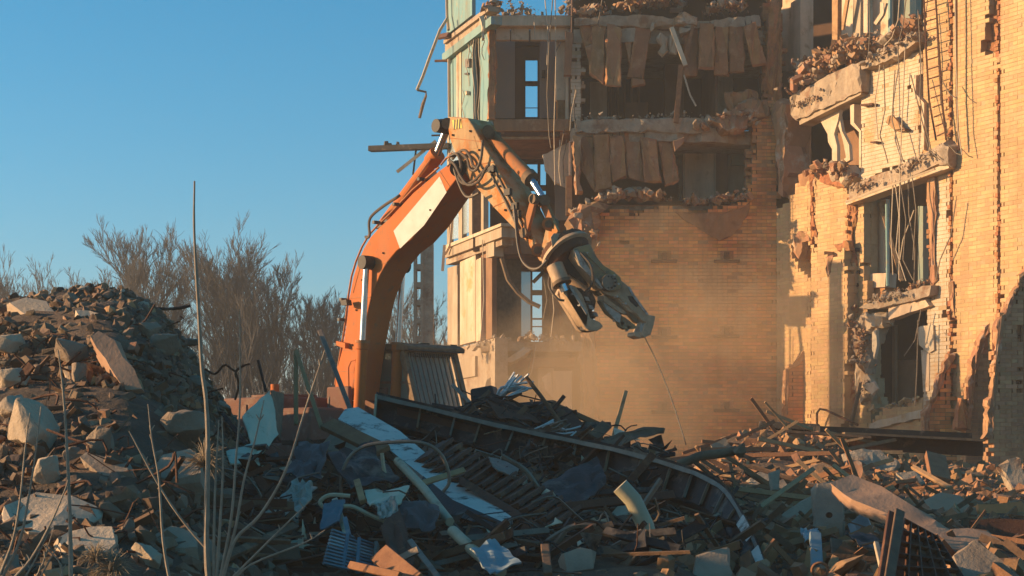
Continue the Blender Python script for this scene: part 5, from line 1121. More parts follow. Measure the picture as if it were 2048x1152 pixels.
boulder('boulder', 66, 850, 104, 118, 14.8, 'rock_pale', 'big pale boulder with sunlit yellow top at the left edge', seed=301)
boulder('boulder', 30, 826, 58, 74, 14.2, 'rock_pale', 'sunlit tan stone leaning in front of the big pale boulder', seed=302, rot=.3)
boulder('boulder', 94, 945, 56, 70, 13.4, 'rock_pale', 'bluish grey rounded stone below the big pale boulder', seed=303)
boulder('boulder', 287, 1115, 74, 56, 10.6, 'rock_pale', 'pale angular stone lit by sun at the bottom of the grey rubble', seed=304, rot=-.2)
boulder('boulder', 370, 866, 92, 96, 17.2, 'rock_mid', 'dark rounded lump of concrete on the right slope of the mound', seed=305)
boulder('boulder', 158, 748, 36, 46, 18.0, 'rock_mid', 'small upright grey block beside the long leaning slab', 'stone', seed=306)
boulder('boulder', 200, 885, 58, 66, 14.6, 'rock_mid', 'dark rough stone above the slab in the middle of the mound', 'stone', seed=307)
boulder('boulder', 142, 704, 70, 56, 17.6, 'rock_mid', 'brownish lump with dry grass on it left of the leaning slab', 'stone', seed=308)
boulder('boulder', 148, 910, 42, 36, 13.8, 'rock_mid', 'small tan triangular stone right of the bluish stone', 'stone', seed=309)
boulder('boulder', 20, 1130, 70, 46, 9.8, 'rock_mid', 'low grey stone in the bottom left corner', 'stone', seed=310)
boulder('boulder', 330, 1128, 34, 44, 10.2, 'rock_mid', 'narrow grey stone right of the sunlit stone at the bottom', 'stone', seed=311)
boulder('boulder', 165, 582, 32, 24, 21.4, 'rock_pale', 'orange sunlit stone on the very top of the mound', 'stone', seed=312)
boulder('boulder', 145, 596, 38, 26, 21.1, 'rock_mid', 'yellowish stone below the topmost stone of the mound', 'stone', seed=313)
boulder('boulder', 286, 612, 26, 20, 21.2, 'rock_pale', 'sunlit tan stone on the right shoulder of the mound', 'stone', seed=314)
boulder('boulder', 300, 660, 50, 40, 20.2, 'rock_mid', 'squat grey stone on the right flank of the mound', 'stone', seed=315)
boulder('boulder', 384, 684, 30, 18, 20.8, 'rock_mid', 'flat stone sticking out at the right rim of the mound', 'stone', seed=316)
boulder('boulder', 325, 690, 66, 50, 19.4, 'rock_mid', 'broad brown stone under the right rim of the mound', 'stone', seed=317)
boulder('boulder', 30, 760, 60, 50, 16.6, 'rock_pale', 'grey lump just above the sunlit tan stone', 'stone', seed=318)
boulder('boulder', 20, 690, 70, 44, 17.8, 'rock_pale', 'sunlit lump at the left edge below the top slab', 'stone', seed=319)
boulder('boulder', 620, 1105, 40, 44, 12.6, 'rock_mid', 'grey cube shaped stone left of the blue slatted rack', 'stone', seed=320)
boulder('boulder', 395, 770, 60, 40, 18.6, 'rock_mid', 'dark stone low on the right flank of the mound', 'stone', seed=321)
slab_px('concrete_slab', [(12, 604), (50, 592), (92, 595), (116, 622), (112, 634), (60, 640), (40, 622)], 20.6, 'concrete_pale', 'large pale slab lying on the upper left of the mound', lean=1.4, seed=1)
slab_px('concrete_slab', [(152, 620), (180, 618), (202, 628), (210, 642), (180, 644), (152, 634)], 20.0, 'concrete_pale', 'small pale slab right of the large slab near the mound top', lean=1.5, seed=2)
slab_px('concrete_slab', [(178, 668), (196, 656), (232, 676), (270, 742), (286, 780), (254, 786), (238, 770), (206, 716)], 18.4, 'concrete_pink', 'long pinkish slab leaning down the middle of the mound', th=.28, lean=.7, seed=3, rough=.025)
slab_px('concrete_slab', [(0, 1020), (30, 1000), (70, 985), (150, 992), (200, 1010), (206, 1032), (170, 1048), (110, 1072), (60, 1070), (0, 1040)], 11.8, 'concrete_pale', 'wide flat grey slab in the lower left foreground', lean=2.0, seed=4)
slab_px('concrete_slab', [(100, 1076), (130, 1056), (190, 1046), (234, 1052), (236, 1082), (206, 1108), (160, 1122), (116, 1102)], 10.9, 'concrete_pale', 'thick pale slab in front of the wide flat slab', lean=1.6, seed=5, th=.26)
slab_px('concrete_slab', [(154, 910), (168, 898), (230, 912), (262, 920), (268, 934), (240, 964), (214, 962), (180, 940)], 14.0, 'concrete', 'dark grey triangular slab in the middle of the grey rubble', lean=1.3, seed=6)
slab_px('concrete_slab', [(304, 934), (326, 908), (380, 896), (404, 910), (408, 950), (360, 962), (310, 960)], 14.4, 'concrete', 'grey square edged slab behind the tall sapling stem', lean=1.5, seed=7)
slab_px('concrete_slab', [(310, 1072), (340, 1046), (392, 1056), (396, 1090), (350, 1098), (320, 1090)], 11.3, 'concrete', 'grey slab left of the sapling clump foot', lean=1.7, seed=8)
slab_px('concrete_slab', [(128, 972), (160, 952), (172, 966), (140, 990)], 12.6, 'concrete', 'small tilted block above the wide flat slab', lean=1.0, seed=9, th=.16)
slab_px('concrete_slab', [(170, 1084), (206, 1096), (236, 1092), (250, 1110), (210, 1122)], 10.7, 'concrete', 'dark slab right beneath the thick pale slab', lean=1.7, seed=10, th=.14)
slab_px('concrete_slab', [(130, 735), (164, 732), (172, 748), (160, 762), (134, 758)], 17.4, 'concrete_pale', 'pale square slab piece left of the foot of the leaning slab', lean=.8, seed=11, th=.14)
# rods and boards sticking out of the mound
def rod(name, pts, D, r, mat, label, cat, n=6, group=None, smooth=True):
    w = [P(p[0], p[1], p[2] if len(p) > 2 else D) for p in pts]
    if smooth and len(w) > 2: w = spl(w, 4)
    return MB().tube(w, r, n).build(name, M[mat], None, None, label, cat, group)
def plank(name, a, b, w, t, mat, label, cat='plank', up=(0, -1, .25), group=None):
    return MB().bar(P(*a), P(*b), w, t, up).build(name, M[mat], None, None, label, cat, group, bevel=.006)
rod('reinforcing_bar', [(296, 616), (330, 618), (360, 616), (381, 611)], 20.8, .018, 'steel_black', 'dark steel bar sticking out of the right shoulder of the mound', 'steel bar')
rod('bent_wire', [(410, 738), (430, 748), (450, 730), (470, 742), (486, 732), (500, 728)], 18.5, .012, 'steel_rust', 'curly dark wire standing above the right foot of the mound', 'wire')
rod('bent_wire', [(470, 800), (478, 770), (472, 744), (488, 730)], 18.3, .012, 'steel_rust', 'looped thin wire beside the curly wire right of the mound', 'wire')
rod('reinforcing_bar', [(516, 720), (524, 752), (532, 784)], 18.0, .014, 'steel_black', 'short dark rod leaning above the crumpled pale sheet', 'steel bar')
plank('plank', (101, 600, 21.2), (112, 576, 21.3), .06, .04, 'wood', 'short sunlit wood stub on top of the mound')
rod('branch', [(238, 575), (256, 600), (268, 606)], 21.0, .012, 'stem', 'thin pale stick lying on the top right of the mound', 'stick')
plank('plank', (640, 662, 19.5), (714, 854, 18.2), .05, .04, 'steel_grey', 'grey steel strut leaning before the foot of the boom', 'steel strut')
plank('plank', (592, 700, 18.5), (592, 850, 18.2), .045, .03, 'wood', 'upright thin lath left of the leaning lath')
plank('plank', (592, 700, 18.5), (644, 858, 17.9), .045, .03, 'wood', 'leaning thin lath meeting the upright lath at its top')

# ------------------------------------------------------------------ scrap heap in the middle
def sheet_px(name, c, D, mat, label, cat='sheet metal', nx=14, ny=12, amp=.05, freq=3., seed=0):
    w = [P(p[0], p[1], p[2] if len(p) > 2 else D) for p in c]
    return MB().sheet(w, nx, ny, amp, freq, seed).build(name, M[mat], None, None, label, cat, angle=28)
sheet_px('sheet_metal', [(484, 834, 16.3), (541, 780, 16.9), (556, 870, 16.5), (512, 926, 15.8)], 16, 'sheet_pale', 'crumpled cream sheet metal standing upright left of the scrap heap', amp=.035, seed=1)
sheet_px('sheet_metal', [(541, 781, 16.9), (566, 786, 17.3), (560, 880, 16.8), (553, 872, 16.5)], 16, 'steel_dusty', 'narrow bent flap on the right edge of the cream sheet', amp=.03, seed=2, nx=5)
sheet_px('sheet_metal', [(452, 906, 15.0), (510, 886, 15.3), (520, 930, 14.8), (460, 928, 14.6)], 15, 'sheet_pale', 'tan curved sheet below the upright cream sheet', amp=.04, seed=3)
sheet_px('sheet_metal', [(530, 1030, 13.2), (590, 960, 13.9), (632, 970, 13.8), (596, 1042, 13.0)], 13, 'foil', 'shiny crumpled silver foil in front of the scrap heap', amp=.09, freq=5, seed=4)
sheet_px('sheet_metal', [(640, 1060, 12.9), (650, 1008, 13.2), (690, 1000, 13.3), (680, 1046, 12.9)], 13, 'paint_blue', 'bright blue bent sheet above the blue slatted rack', amp=.06, seed=5)
sheet_px('sheet_metal', [(570, 950, 14.6), (600, 884, 15.4), (660, 890, 15.2), (640, 960, 14.4)], 15, 'navy_sheet', 'dark blue folded sheet right of the cream sheet', amp=.10, seed=6)
sheet_px('sheet_metal', [(655, 905, 14.6), (740, 890, 15.0), (800, 960, 14.3), (700, 980, 13.8)], 15, 'steel_black', 'black bent sheet under the arched steel bar', amp=.09, seed=7)
sheet_px('sheet_metal', [(728, 985, 13.6), (820, 974, 13.8), (800, 1004, 13.4), (740, 1012, 13.2)], 13.5, 'sheet_pale', 'pale torn sheet lying in the middle of the scrap', amp=.07, seed=8)
sheet_px('sheet_metal', [(752, 1010, 13.1), (790, 990, 13.4), (800, 1040, 12.9), (760, 1042, 12.8)], 13, 'foil', 'small crinkled silver sheet right of the pale torn sheet', amp=.10, freq=5, seed=9)
sheet_px('sheet_metal', [(760, 1050, 12.6), (800, 1020, 13.0), (830, 1130, 12.0), (790, 1150, 11.8)], 12.5, 'steel_rust', 'dark rusty panel standing behind the wooden board', amp=.05, seed=10)
sheet_px('sheet_metal', [(800, 1000, 13.6), (880, 1010, 13.5), (870, 1060, 13.0), (800, 1050, 13.0)], 13, 'navy_sheet', 'dark blue crumpled plastic sheet in the shade behind the pale pole', amp=.10, seed=11)
sheet_px('sheet_metal', [(940, 1100, 12.2), (990, 1080, 12.5), (1040, 1130, 12.0), (980, 1150, 11.8)], 12, 'paint_pale_blue', 'pale blue plastic sheet under the lower pole', amp=.07, seed=12)
sheet_px('sheet_metal', [(1080, 970, 15.2), (1196, 915, 16.0), (1214, 966, 15.4), (1150, 1020, 14.6)], 15, 'steel_black', 'dark ribbed sheet bent below the long curved girder', amp=.05, seed=13)
sheet_px('sheet_metal', [(976, 916, 15.9), (1042, 930, 16.0), (1030, 956, 15.4), (990, 940, 15.4)], 15.5, 'steel_grey', 'grey plate lying between the stair and the girder', amp=.03, seed=14)
slab_px('concrete_slab', [(880, 1060), (970, 1056), (984, 1070), (980, 1094), (900, 1092), (884, 1080)], 12.6, 'concrete', 'grey slab behind the middle of the pale pole', lean=.9, seed=15, th=.12)
slab_px('concrete_slab', [(640, 890), (660, 862), (700, 850), (770, 900), (764, 930), (700, 930)], 16.6, 'concrete', 'dark slab under the white painted stringer', lean=1.1, seed=16, th=.12)
# the stair flight: two stringers and its treads
ST = thing('stair_flight', P(1000, 1060, 14.5), 'broken steel stair with white stringer and rusty treads lying on the scrap', 'stair')
def strip_px(A, B, vec): return MB().strip([P(*p) for p in A], [P(*p) for p in B], vec)
strip_px([(690, 818, 17.6), (716, 814, 17.6), (800, 862, 17.0), (868, 920, 16.2), (930, 968, 15.4), (1024, 1034, 14.2)], [(676, 838, 17.2), (700, 850, 17.0), (780, 900, 16.4), (846, 952, 15.6), (905, 1000, 14.8), (1014, 1048, 13.9)], (.02, .10, -.10)).build('stringer', M['paint_white'], ST)
strip_px([(846, 952, 15.58), (905, 1000, 14.78), (1014, 1048, 13.88)], [(838, 976, 15.4), (896, 1026, 14.6), (1000, 1062, 13.8)], (.02, .12, 0)).build('stringer', M['steel_black'], ST)
strip_px([(918, 951, 15.3), (1000, 1000, 14.6), (1100, 1062, 13.8)], [(918, 968, 15.15), (998, 1016, 14.5), (1096, 1076, 13.7)], (.04, .10, -.02)).build('stringer', M['steel_rust'], ST)
for i in range(15):
    u = i/14; a = P(840+252*u, 922+132*u, 16.0-2.1*u); b = P(892+252*u, 884+136*u, 16.6-2.1*u)
    MB().bar(a, b, .17, .035, (-.5, -.5, .65)).build('tread', M['steel_rust'], ST)
MB().strip([P(884, 880, 16.7), P(1010, 950, 15.6), P(1140, 1024, 14.5)], [P(886, 892, 16.6), P(1010, 962, 15.5), P(1140, 1036, 14.4)], (0, .06, 0)).build('stringer', M['steel_black'], ST)
plank('plank', (655, 848, 17.0), (766, 902, 16.2), .16, .05, 'wood_red', 'wide tan board along the left side of the white stringer', up=(0, -.7, .7))
# the long girder, bent down at its right end
GT = [(752, 796, 18.6), (880, 826, 18.4), (960, 846, 18.2), (1060, 868, 18.0), (1150, 886, 17.8), (1250, 908, 17.4), (1340, 934, 17.0), (1400, 956, 16.6), (1446, 986, 16.0), (1478, 1036, 15.2), (1508, 1096, 14.4), (1536, 1180, 13.4)]
GB = [(748, 846, 18.5), (870, 873, 18.3), (945, 894, 18.1), (1040, 919, 17.9), (1140, 944, 17.7), (1236, 966, 17.3), (1322, 990, 16.9), (1380, 1010, 16.5), (1422, 1036, 15.9), (1450, 1076, 15.1), (1478, 1124, 14.3), (1506, 1196, 13.3)]
gt, gb = spl([P(*p) for p in GT], 3), spl([P(*p) for p in GB], 3)
G = MB().strip(gt, gb, (0, .02, 0)).build('bent_girder', M['steel_black'], None, None, 'long black riveted girder lying across the scrap and bent down at its right end', 'girder')
ups = [(a-b).normalized() for a, b in zip(gt, gb)]; DV = Vector((.10, -1, .22)).normalized()
def wob(i): return .004*math.sin(i*2.1)
MB().strip([p+DV*.15 for p in gt], [p-DV*.17+Vector((0, 0, .0)) for p in gt], (0, 0, .025)).build('flange', M['steel_black'], G)
MB().strip([p+DV*.13 for p in gb], [p-DV*.12 for p in gb], (0, 0, -.025)).build('flange', M['steel_black'], G)
MB().strip([p+DV*.15 for p in gt], [p+DV*.15-u*(.045+wob(i)) for i, (p, u) in enumerate(zip(gt, ups))], (0, .012, 0)).build('flange_lip', M['steel_grey'], G)
MB().strip([p-DV*.17+Vector((0, 0, .02)) for p in gt[9:]], [p-DV*.17-Vector((0, 0, .05)) for p in gt[9:]], (0, .02, 0)).build('flange_lip', M['steel_grey'], G)
for i in range(0, len(gt), 1):
    if i % 2 == 0 and i < 27: MB().bar(gt[i]+DV*.05-ups[i]*.02, gb[i]+DV*.05+ups[i]*.02, .02, .10, DV).build('stiffener', M['steel_dusty' if i % 4 else 'steel_grey'], G)
MB().strip([p+DV*.012-u*.05 for p, u in zip(gt[1:7], ups[1:7])], [p+DV*.012-u*.13 for p, u in zip(gt[1:7], ups[1:7])], (0, .01, 0)).build('mortar_crust', M['steel_rust'], G)
for a, b in ((27, 29), (30, 33)):
    MB().strip([p+DV*.16+ups[i]*.004 for i, p in enumerate(gt[a:b+1])], [p+DV*.16+(q-p)*.5 for p, q in zip(gt[a:b+1], gb[a:b+1])], (0, -.012, 0)).build('paint_patch', M['paint_white'], G)
MB().tube([gt[0]+DV*.15, gb[0]+DV*.12], .014, 5).build('end_rod', M['pipe_pale'], G)
# poles, pipes and bars of the scrap heap
rod('pole', [(795, 922, 14.8), (850, 980, 14.1), (900, 1044, 13.4)], 14, .035, 'pipe_pale', 'upper pale wooden pole crossing the middle of the scrap', 'pole', 10, smooth=False)
rod('pole', [(905, 1062, 13.0), (950, 1104, 12.6), (1002, 1144, 12.1)], 12.6, .042, 'pipe_pale', 'lower pale pole continuing down to the bottom edge', 'pole', 10, smooth=False)
rod('bent_bar', [(684, 1000), (682, 960), (696, 918), (730, 892), (790, 884), (846, 886), (880, 906), (896, 940), (898, 966), (886, 984)], 14.2, .014, 'steel_grey', 'thin steel bar arched like a hoop over the scrap', 'steel bar')
rod('bent_bar', [(700, 992), (660, 990), (640, 1004), (656, 1018), (700, 1012), (740, 1030), (790, 1052)], 13.2, .016, 'pipe_pale', 'pale bar curled into a hook left of the pale torn sheet', 'steel bar')
rod('bent_bar', [(764, 906), (768, 940), (776, 968), (782, 972)], 14.4, .016, 'pipe_pale', 'short hanging pale bar under the hoop', 'steel bar')
rod('bent_bar', [(996, 1080), (1040, 1100), (1070, 1100), (1110, 1072), (1150, 1052), (1192, 1052)], 13.3, .022, 'steel_grey', 'grey bent pipe at the foot of the stair', 'pipe')
rod('bent_bar', [(1004, 912), (1050, 940), (1080, 980), (1104, 1000)], 15.2, .022, 'steel_grey', 'thin grey conduit running over the stair treads', 'conduit')
plank('plank', (1090, 986, 15.0), (1104, 994, 14.9), .07, .05, 'plaster_white', 'small white block at the end of the thin conduit', 'block')
rod('pipe', [(1240, 972), (1266, 1000), (1290, 1050), (1306, 1106)], 13.6, .068, 'conduit_green', 'pale green pipe section hanging out of the scrap on the right', 'pipe', 14, smooth=False)
plank('steel_beam', (1120, 1016, 14.4), (1345, 990, 15.2), .07, .06, 'steel_rust', 'straight rusty beam below the ribbed dark sheet', 'beam')
plank('steel_beam', (1180, 986, 15.6), (1310, 980, 15.9), .05, .05, 'steel_black', 'thin black bar above the straight rusty beam', 'beam')
plank('plank', (840, 968, 14.6), (928, 940, 15.2), .05, .03, 'wood', 'splintered wooden lath resting on the white stringer')
plank('plank', (700, 1090, 12.6), (670, 1000, 13.6), .045, .035, 'pipe_pale', 'upright pale stake left of the hooked bar')
plank('plank', (714, 962, 13.7), (726, 1004, 13.4), .05, .04, 'wood', 'short brown stake beside the pale torn sheet')
plank('plank', (760, 1108, 11.6), (830, 1166, 11.0), .14, .05, 'wood_red', 'split brown board at the bottom edge right of the slatted rack')
plank('plank', (700, 1130, 11.2), (800, 1152, 10.8), .05, .03, 'wood_red', 'thin reddish lath along the bottom of the slatted rack')
plank('plank', (820, 1082, 12.4), (880, 1160, 11.6), .04, .03, 'steel_grey', 'thin grey strip right of the rusty panel')
plank('plank', (1090, 1092, 12.4), (1096, 1150, 12.0), .06, .04, 'wood_dark', 'dark upright plank end below the grey bent pipe')
plank('plank', (440, 1120, 11.4), (590, 1052, 12.8), .06, .04, 'wood_dark', 'dark plank slanting behind the sapling clump')
plank('plank', (470, 1060, 12.2), (520, 1090, 12.0), .12, .05, 'wood_dark', 'old board lying right of the sapling clump')
for i, (x, y) in enumerate(((500, 1112), (540, 1110), (580, 1118))): pass
slab_px('timber_crate', [(506, 1092), (596, 1086), (602, 1120), (512, 1126)], 11.8, 'wood_dark', 'dark wooden plate lying at the bottom left of the scrap', 'board', th=.08, lean=.8, seed=17, rough=.01)
slab_px('concrete_slab', [(1120, 1106), (1160, 1090), (1190, 1100), (1190, 1140), (1130, 1150)], 12.6, 'concrete', 'grey lump shaped slab left of the pale green pipe', lean=.8, seed=18, th=.14)
# uncountable fine scrap: wires, rods, torn strips, splinters
rs_ = random.Random(31)
def tangle(name, n, x0, x1, y0, y1, lift, mat, kinds, seed, lo=.15, hi=.8, dmax=25):
    rs = random.Random(seed); mb = MB()
    for i in range(n):
        x, y = rs.uniform(x0, x1), rs.uniform(y0, y1); D = hit(x, y)
        if not D or D > dmax: continue
        p = P(x, y, D)+Vector((0, -.05, rs.uniform(0, lift))); l = rs.uniform(lo, hi); an = rs.uniform(-1.2, 1.2)
        d = Vector((math.cos(an), rs.uniform(-.8, .8), math.sin(an)*.6)).normalized()*l*.5; w = rs.random()
        if w < kinds[0]: mb.tube(spl([p-d, p-d*.3+Vector((rs.gauss(0, .08), 0, rs.gauss(0, .08))), p+d*.4+Vector((rs.gauss(0, .08), 0, rs.gauss(0, .08))), p+d], 3), rs.uniform(.004, .010), 4)
        elif w < kinds[1]: mb.bar(p-d, p+d, rs.uniform(.02, .07), rs.uniform(.008, .03), (rs.gauss(0, .5), -1, rs.gauss(0, .5)))
        else:
            q = [p+Vector((rs.uniform(-.16, .16), rs.uniform(-.1, .1), rs.uniform(-.10, .14))) for _ in range(4)]; mb.sheet(q, 4, 3, .08, 4, i, .006)
    return mb.build(name, M[mat], None, 'stuff', angle=30)
tangle('scrap_tangle', 330, 470, 1480, 880, 1140, .22, 'steel_black', (.45, .8), 1); tangle('scrap_tangle', 240, 470, 1480, 900, 1140, .25, 'steel_rust', (.35, .8), 2)
tangle('splinters', 220, 470, 1500, 900, 1145, .2, 'wood_dark', (.1, .95), 3); tangle('scrap_tangle', 120, 480, 1300, 900, 1140, .25, 'steel_grey', (.6, .85), 4)
tangle('splinters', 130, 1380, 2048, 930, 1140, .12, 'wood_red', (.1, .97), 5, .15, .7); tangle('splinters', 120, 1380, 2048, 930, 1140, .12, 'wood_dark', (.15, .95), 6, .15, .7)
tangle('scrap_tangle', 60, 20, 460, 640, 1140, .1, 'steel_rust', (.9, 1), 7, .15, .6, 19); tangle('splinters', 90, 20, 460, 620, 1140, .06, 'wood_dark', (.0, 1), 8, .08, .3, 19)
tangle('scrap_tangle', 90, 900, 1180, 815, 880, .15, 'steel_black', (.4, .85), 21, .2, .9); tangle('splinters', 60, 920, 1200, 820, 880, .12, 'wood_dark', (.1, 1), 22, .15, .6); tangle('torn_sheet_bits', 70, 500, 1350, 900, 1130, .2, 'navy_sheet', (0, 0), 9); tangle('torn_sheet_bits', 60, 480, 1350, 900, 1130, .2, 'sheet_pale', (0, 0), 10)
# blue slatted rack
RK = thing('slatted_rack', P(700, 1150, 11.9), 'blue slatted rack of thin bars leaning at the front of the scrap', 'rack')
for i in range(11):
    u = i/10; a = P(664-18*u, 1060+66*u, 12.2-.5*u); b = P(752+4*u, 1090+62*u, 12.6-.5*u)
    MB().bar(a, b, .017, .014, (0, -.8, .6)).build('slat', M['paint_pale_blue' if i in (2, 3, 4) else 'paint_blue'], RK)
for q in (.36, .62): MB().bar(P(664+88*q, 1058+30*q, 12.32), P(646+110*q, 1128+26*q, 11.85), .022, .02, (0, -.8, .6)).build('cross_bar', M['paint_blue'], RK)
MB().tube([P(752+2*math.sin(j*2.), 1086+8*j, 12.55-.06*j) for j in range(9)], .02, 5).build('edge_bar', M['steel_grey'], RK)
MB().bar(P(690, 1036, 12.5), P(698, 1072, 12.3), .03, .02).build('slat', M['paint_blue'], RK)
# behind the girder
WB = MB()
rs_ = random.Random(5)
wires = thing('wire_bundle', P(1020, 800, 19.6), 'bundle of bare white wires standing behind the girder', 'wire')
for i in range(16):
    a = (988+rs_.uniform(-4, 8), 806+rs_.uniform(-4, 6)); m = (1010+rs_.uniform(-8, 10), 784+rs_.uniform(-10, 10)); e = (1044+rs_.uniform(-22, 24), 758+rs_.uniform(-16, 24))
    MB().tube(spl([P(*a, 19.6), P(*m, 19.5+rs_.uniform(-.1, .1)), P(*e, 19.5+rs_.uniform(-.2, .2))], 4), .012, 4).build('wire', M['wire_white'], wires)
for i in range(46):
    pass
w2 = thing('wire_tangle', P(1090, 880, 18.4), 'flat tangle of grey wires lying on top of the girder', 'wire')
for i in range(26):
    x, y = 1050+rs_.uniform(0, 80), 846+rs_.uniform(0, 40); l = rs_.uniform(15, 50); an = rs_.uniform(-.9, .5)
    MB().tube(spl([P(x, y, 18.2), P(x+l*.5*math.cos(an), y-l*.5*math.sin(an)+rs_.uniform(-5, 5), 18.1), P(x+l*math.cos(an), y-l*math.sin(an), 18.2)], 3), .009, 4).build('wire', M['wire_white' if i % 2 else 'steel_grey'], w2)
MB().prism([P(940, 778, 19.8), P(984, 770, 20), P(990, 792, 20), P(972, 806, 19.8), P(942, 806, 19.8)], (.05, .4, 0)).build('crushed_box', M['steel_black'], None, None, 'crushed dark metal box left of the white wires', 'metal box', bevel=.02)
sheet_px('sheet_metal', [(970, 800, 19.2), (1030, 806, 19.4), (1080, 846, 19), (1000, 836, 18.8)], 19, 'steel_rust', 'rusty curved panel between the crushed box and the girder', amp=.06, seed=21)
strip_px([(1030, 806, 19.8), (1106, 800, 20.2)], [(1060, 838, 19.6), (1094, 832, 20.0)], (.05, .3, .0)).build('steel_trough', M['steel_black'], None, None, 'dark steel trough right of the white wires', 'trough')
rod('pole', [(1052, 754), (1080, 790), (1124, 850), (1150, 880)], 19.0, .022, 'wood_dark', 'thin dark pole slanting down from the white wires', 'pole', 6, smooth=False)
plank('plank', (1120, 818, 19.6), (1170, 872, 19.0), .16, .05, 'steel_rust', 'broad brown board leaning on the girder', up=(.2, -.8, .5))
plank('plank', (1100, 806, 19.9), (1212, 856, 19.4), .06, .04, 'wood_red', 'long thin tan lath above the broad brown board')
plank('plank', (1186, 876, 18.6), (1212, 850, 18.9), .12, .05, 'wood_dark', 'short dark plank end right of the broad board')
MB().slab([P(1184, 898, 18.0), P(1240, 870, 18.4), P(1290, 858, 18.6), P(1330, 860, 18.7), P(1328, 868, 18.7), P(1280, 874, 18.4), P(1220, 906, 18.0)], (0, .08, .03), .02, 4, .08).build('splintered_plank', M['wood_dark'], None, None, 'splintered dark plank pointing right over the girder', 'plank')
plank('plank', (1214, 920, 21.8), (1252, 782, 22.4), .05, .03, 'wood', 'thin upright board in front of the brick wall')
rod('cable', [(1288, 672, 33), (1310, 716, 33), (1340, 790, 32.6), (1366, 870, 32), (1372, 890, 32)], 32, .012, 'cable', 'long thin cable hanging from the jaw down to the rubble', 'cable', 5)
plank('plank', (905, 770, 21), (985, 850, 20.2), .04, .03, 'steel_grey', 'grey steel strut right of the cab guard', 'steel strut')
# ------------------------------------------------------------------ brown rubble field
bm = thing('box_beam', P(1820, 910, 30), 'long dark steel box beam lying on the rubble at the right', 'beam')
def rb(name, p, q, D, th, mat): a, b = P(p[0], p[1], D), P(q[0], q[1], D); return a, b
strip_px([(1690, 866, 30.2), (1966, 882, 30.0)], [(1700, 898, 30.2), (1966, 912, 30.0)], (0, .45, 0)).build('web', M['steel_rust'], bm)
strip_px([(1640, 852, 30.1), (1944, 866, 29.9)], [(1640, 864, 30.1), (1944, 878, 29.9)], (0, .7, 0)).build('top_flange', M['steel_black'], bm)
strip_px([(1690, 864, 29.8), (1970, 878, 29.6)], [(1690, 868, 29.8), (1970, 883, 29.6)], (0, .6, 0)).build('flange', M['steel_dusty'], bm)
plank('steel_beam', (1520, 852, 31.4), (1640, 858, 31), .12, .2, 'steel_black', 'dark beam end poking out of the top of the brown heap', 'beam')
PM = thing('concrete_post_stub', P(1655, 1075, 16), 'broken grey concrete post with a round hole standing in the brown rubble', 'post')
MB().slab([P(1624, 982, 16.3), P(1636, 966, 16.3), P(1672, 964, 16.3), P(1690, 990, 16.2), P(1688, 1090, 15.9), P(1630, 1096, 15.9)], (.03, .22, 0), .02, 5, .1).build('shaft', M['concrete'], PM)
q = P(1658, 1030, 15.95); MB().tube([q+Vector((0, -.03, 0)), q+Vector((0, .03, 0))], .026, 14).build('hole', M['interior'], PM)  # solid dark disc stands in for shade inside the opening
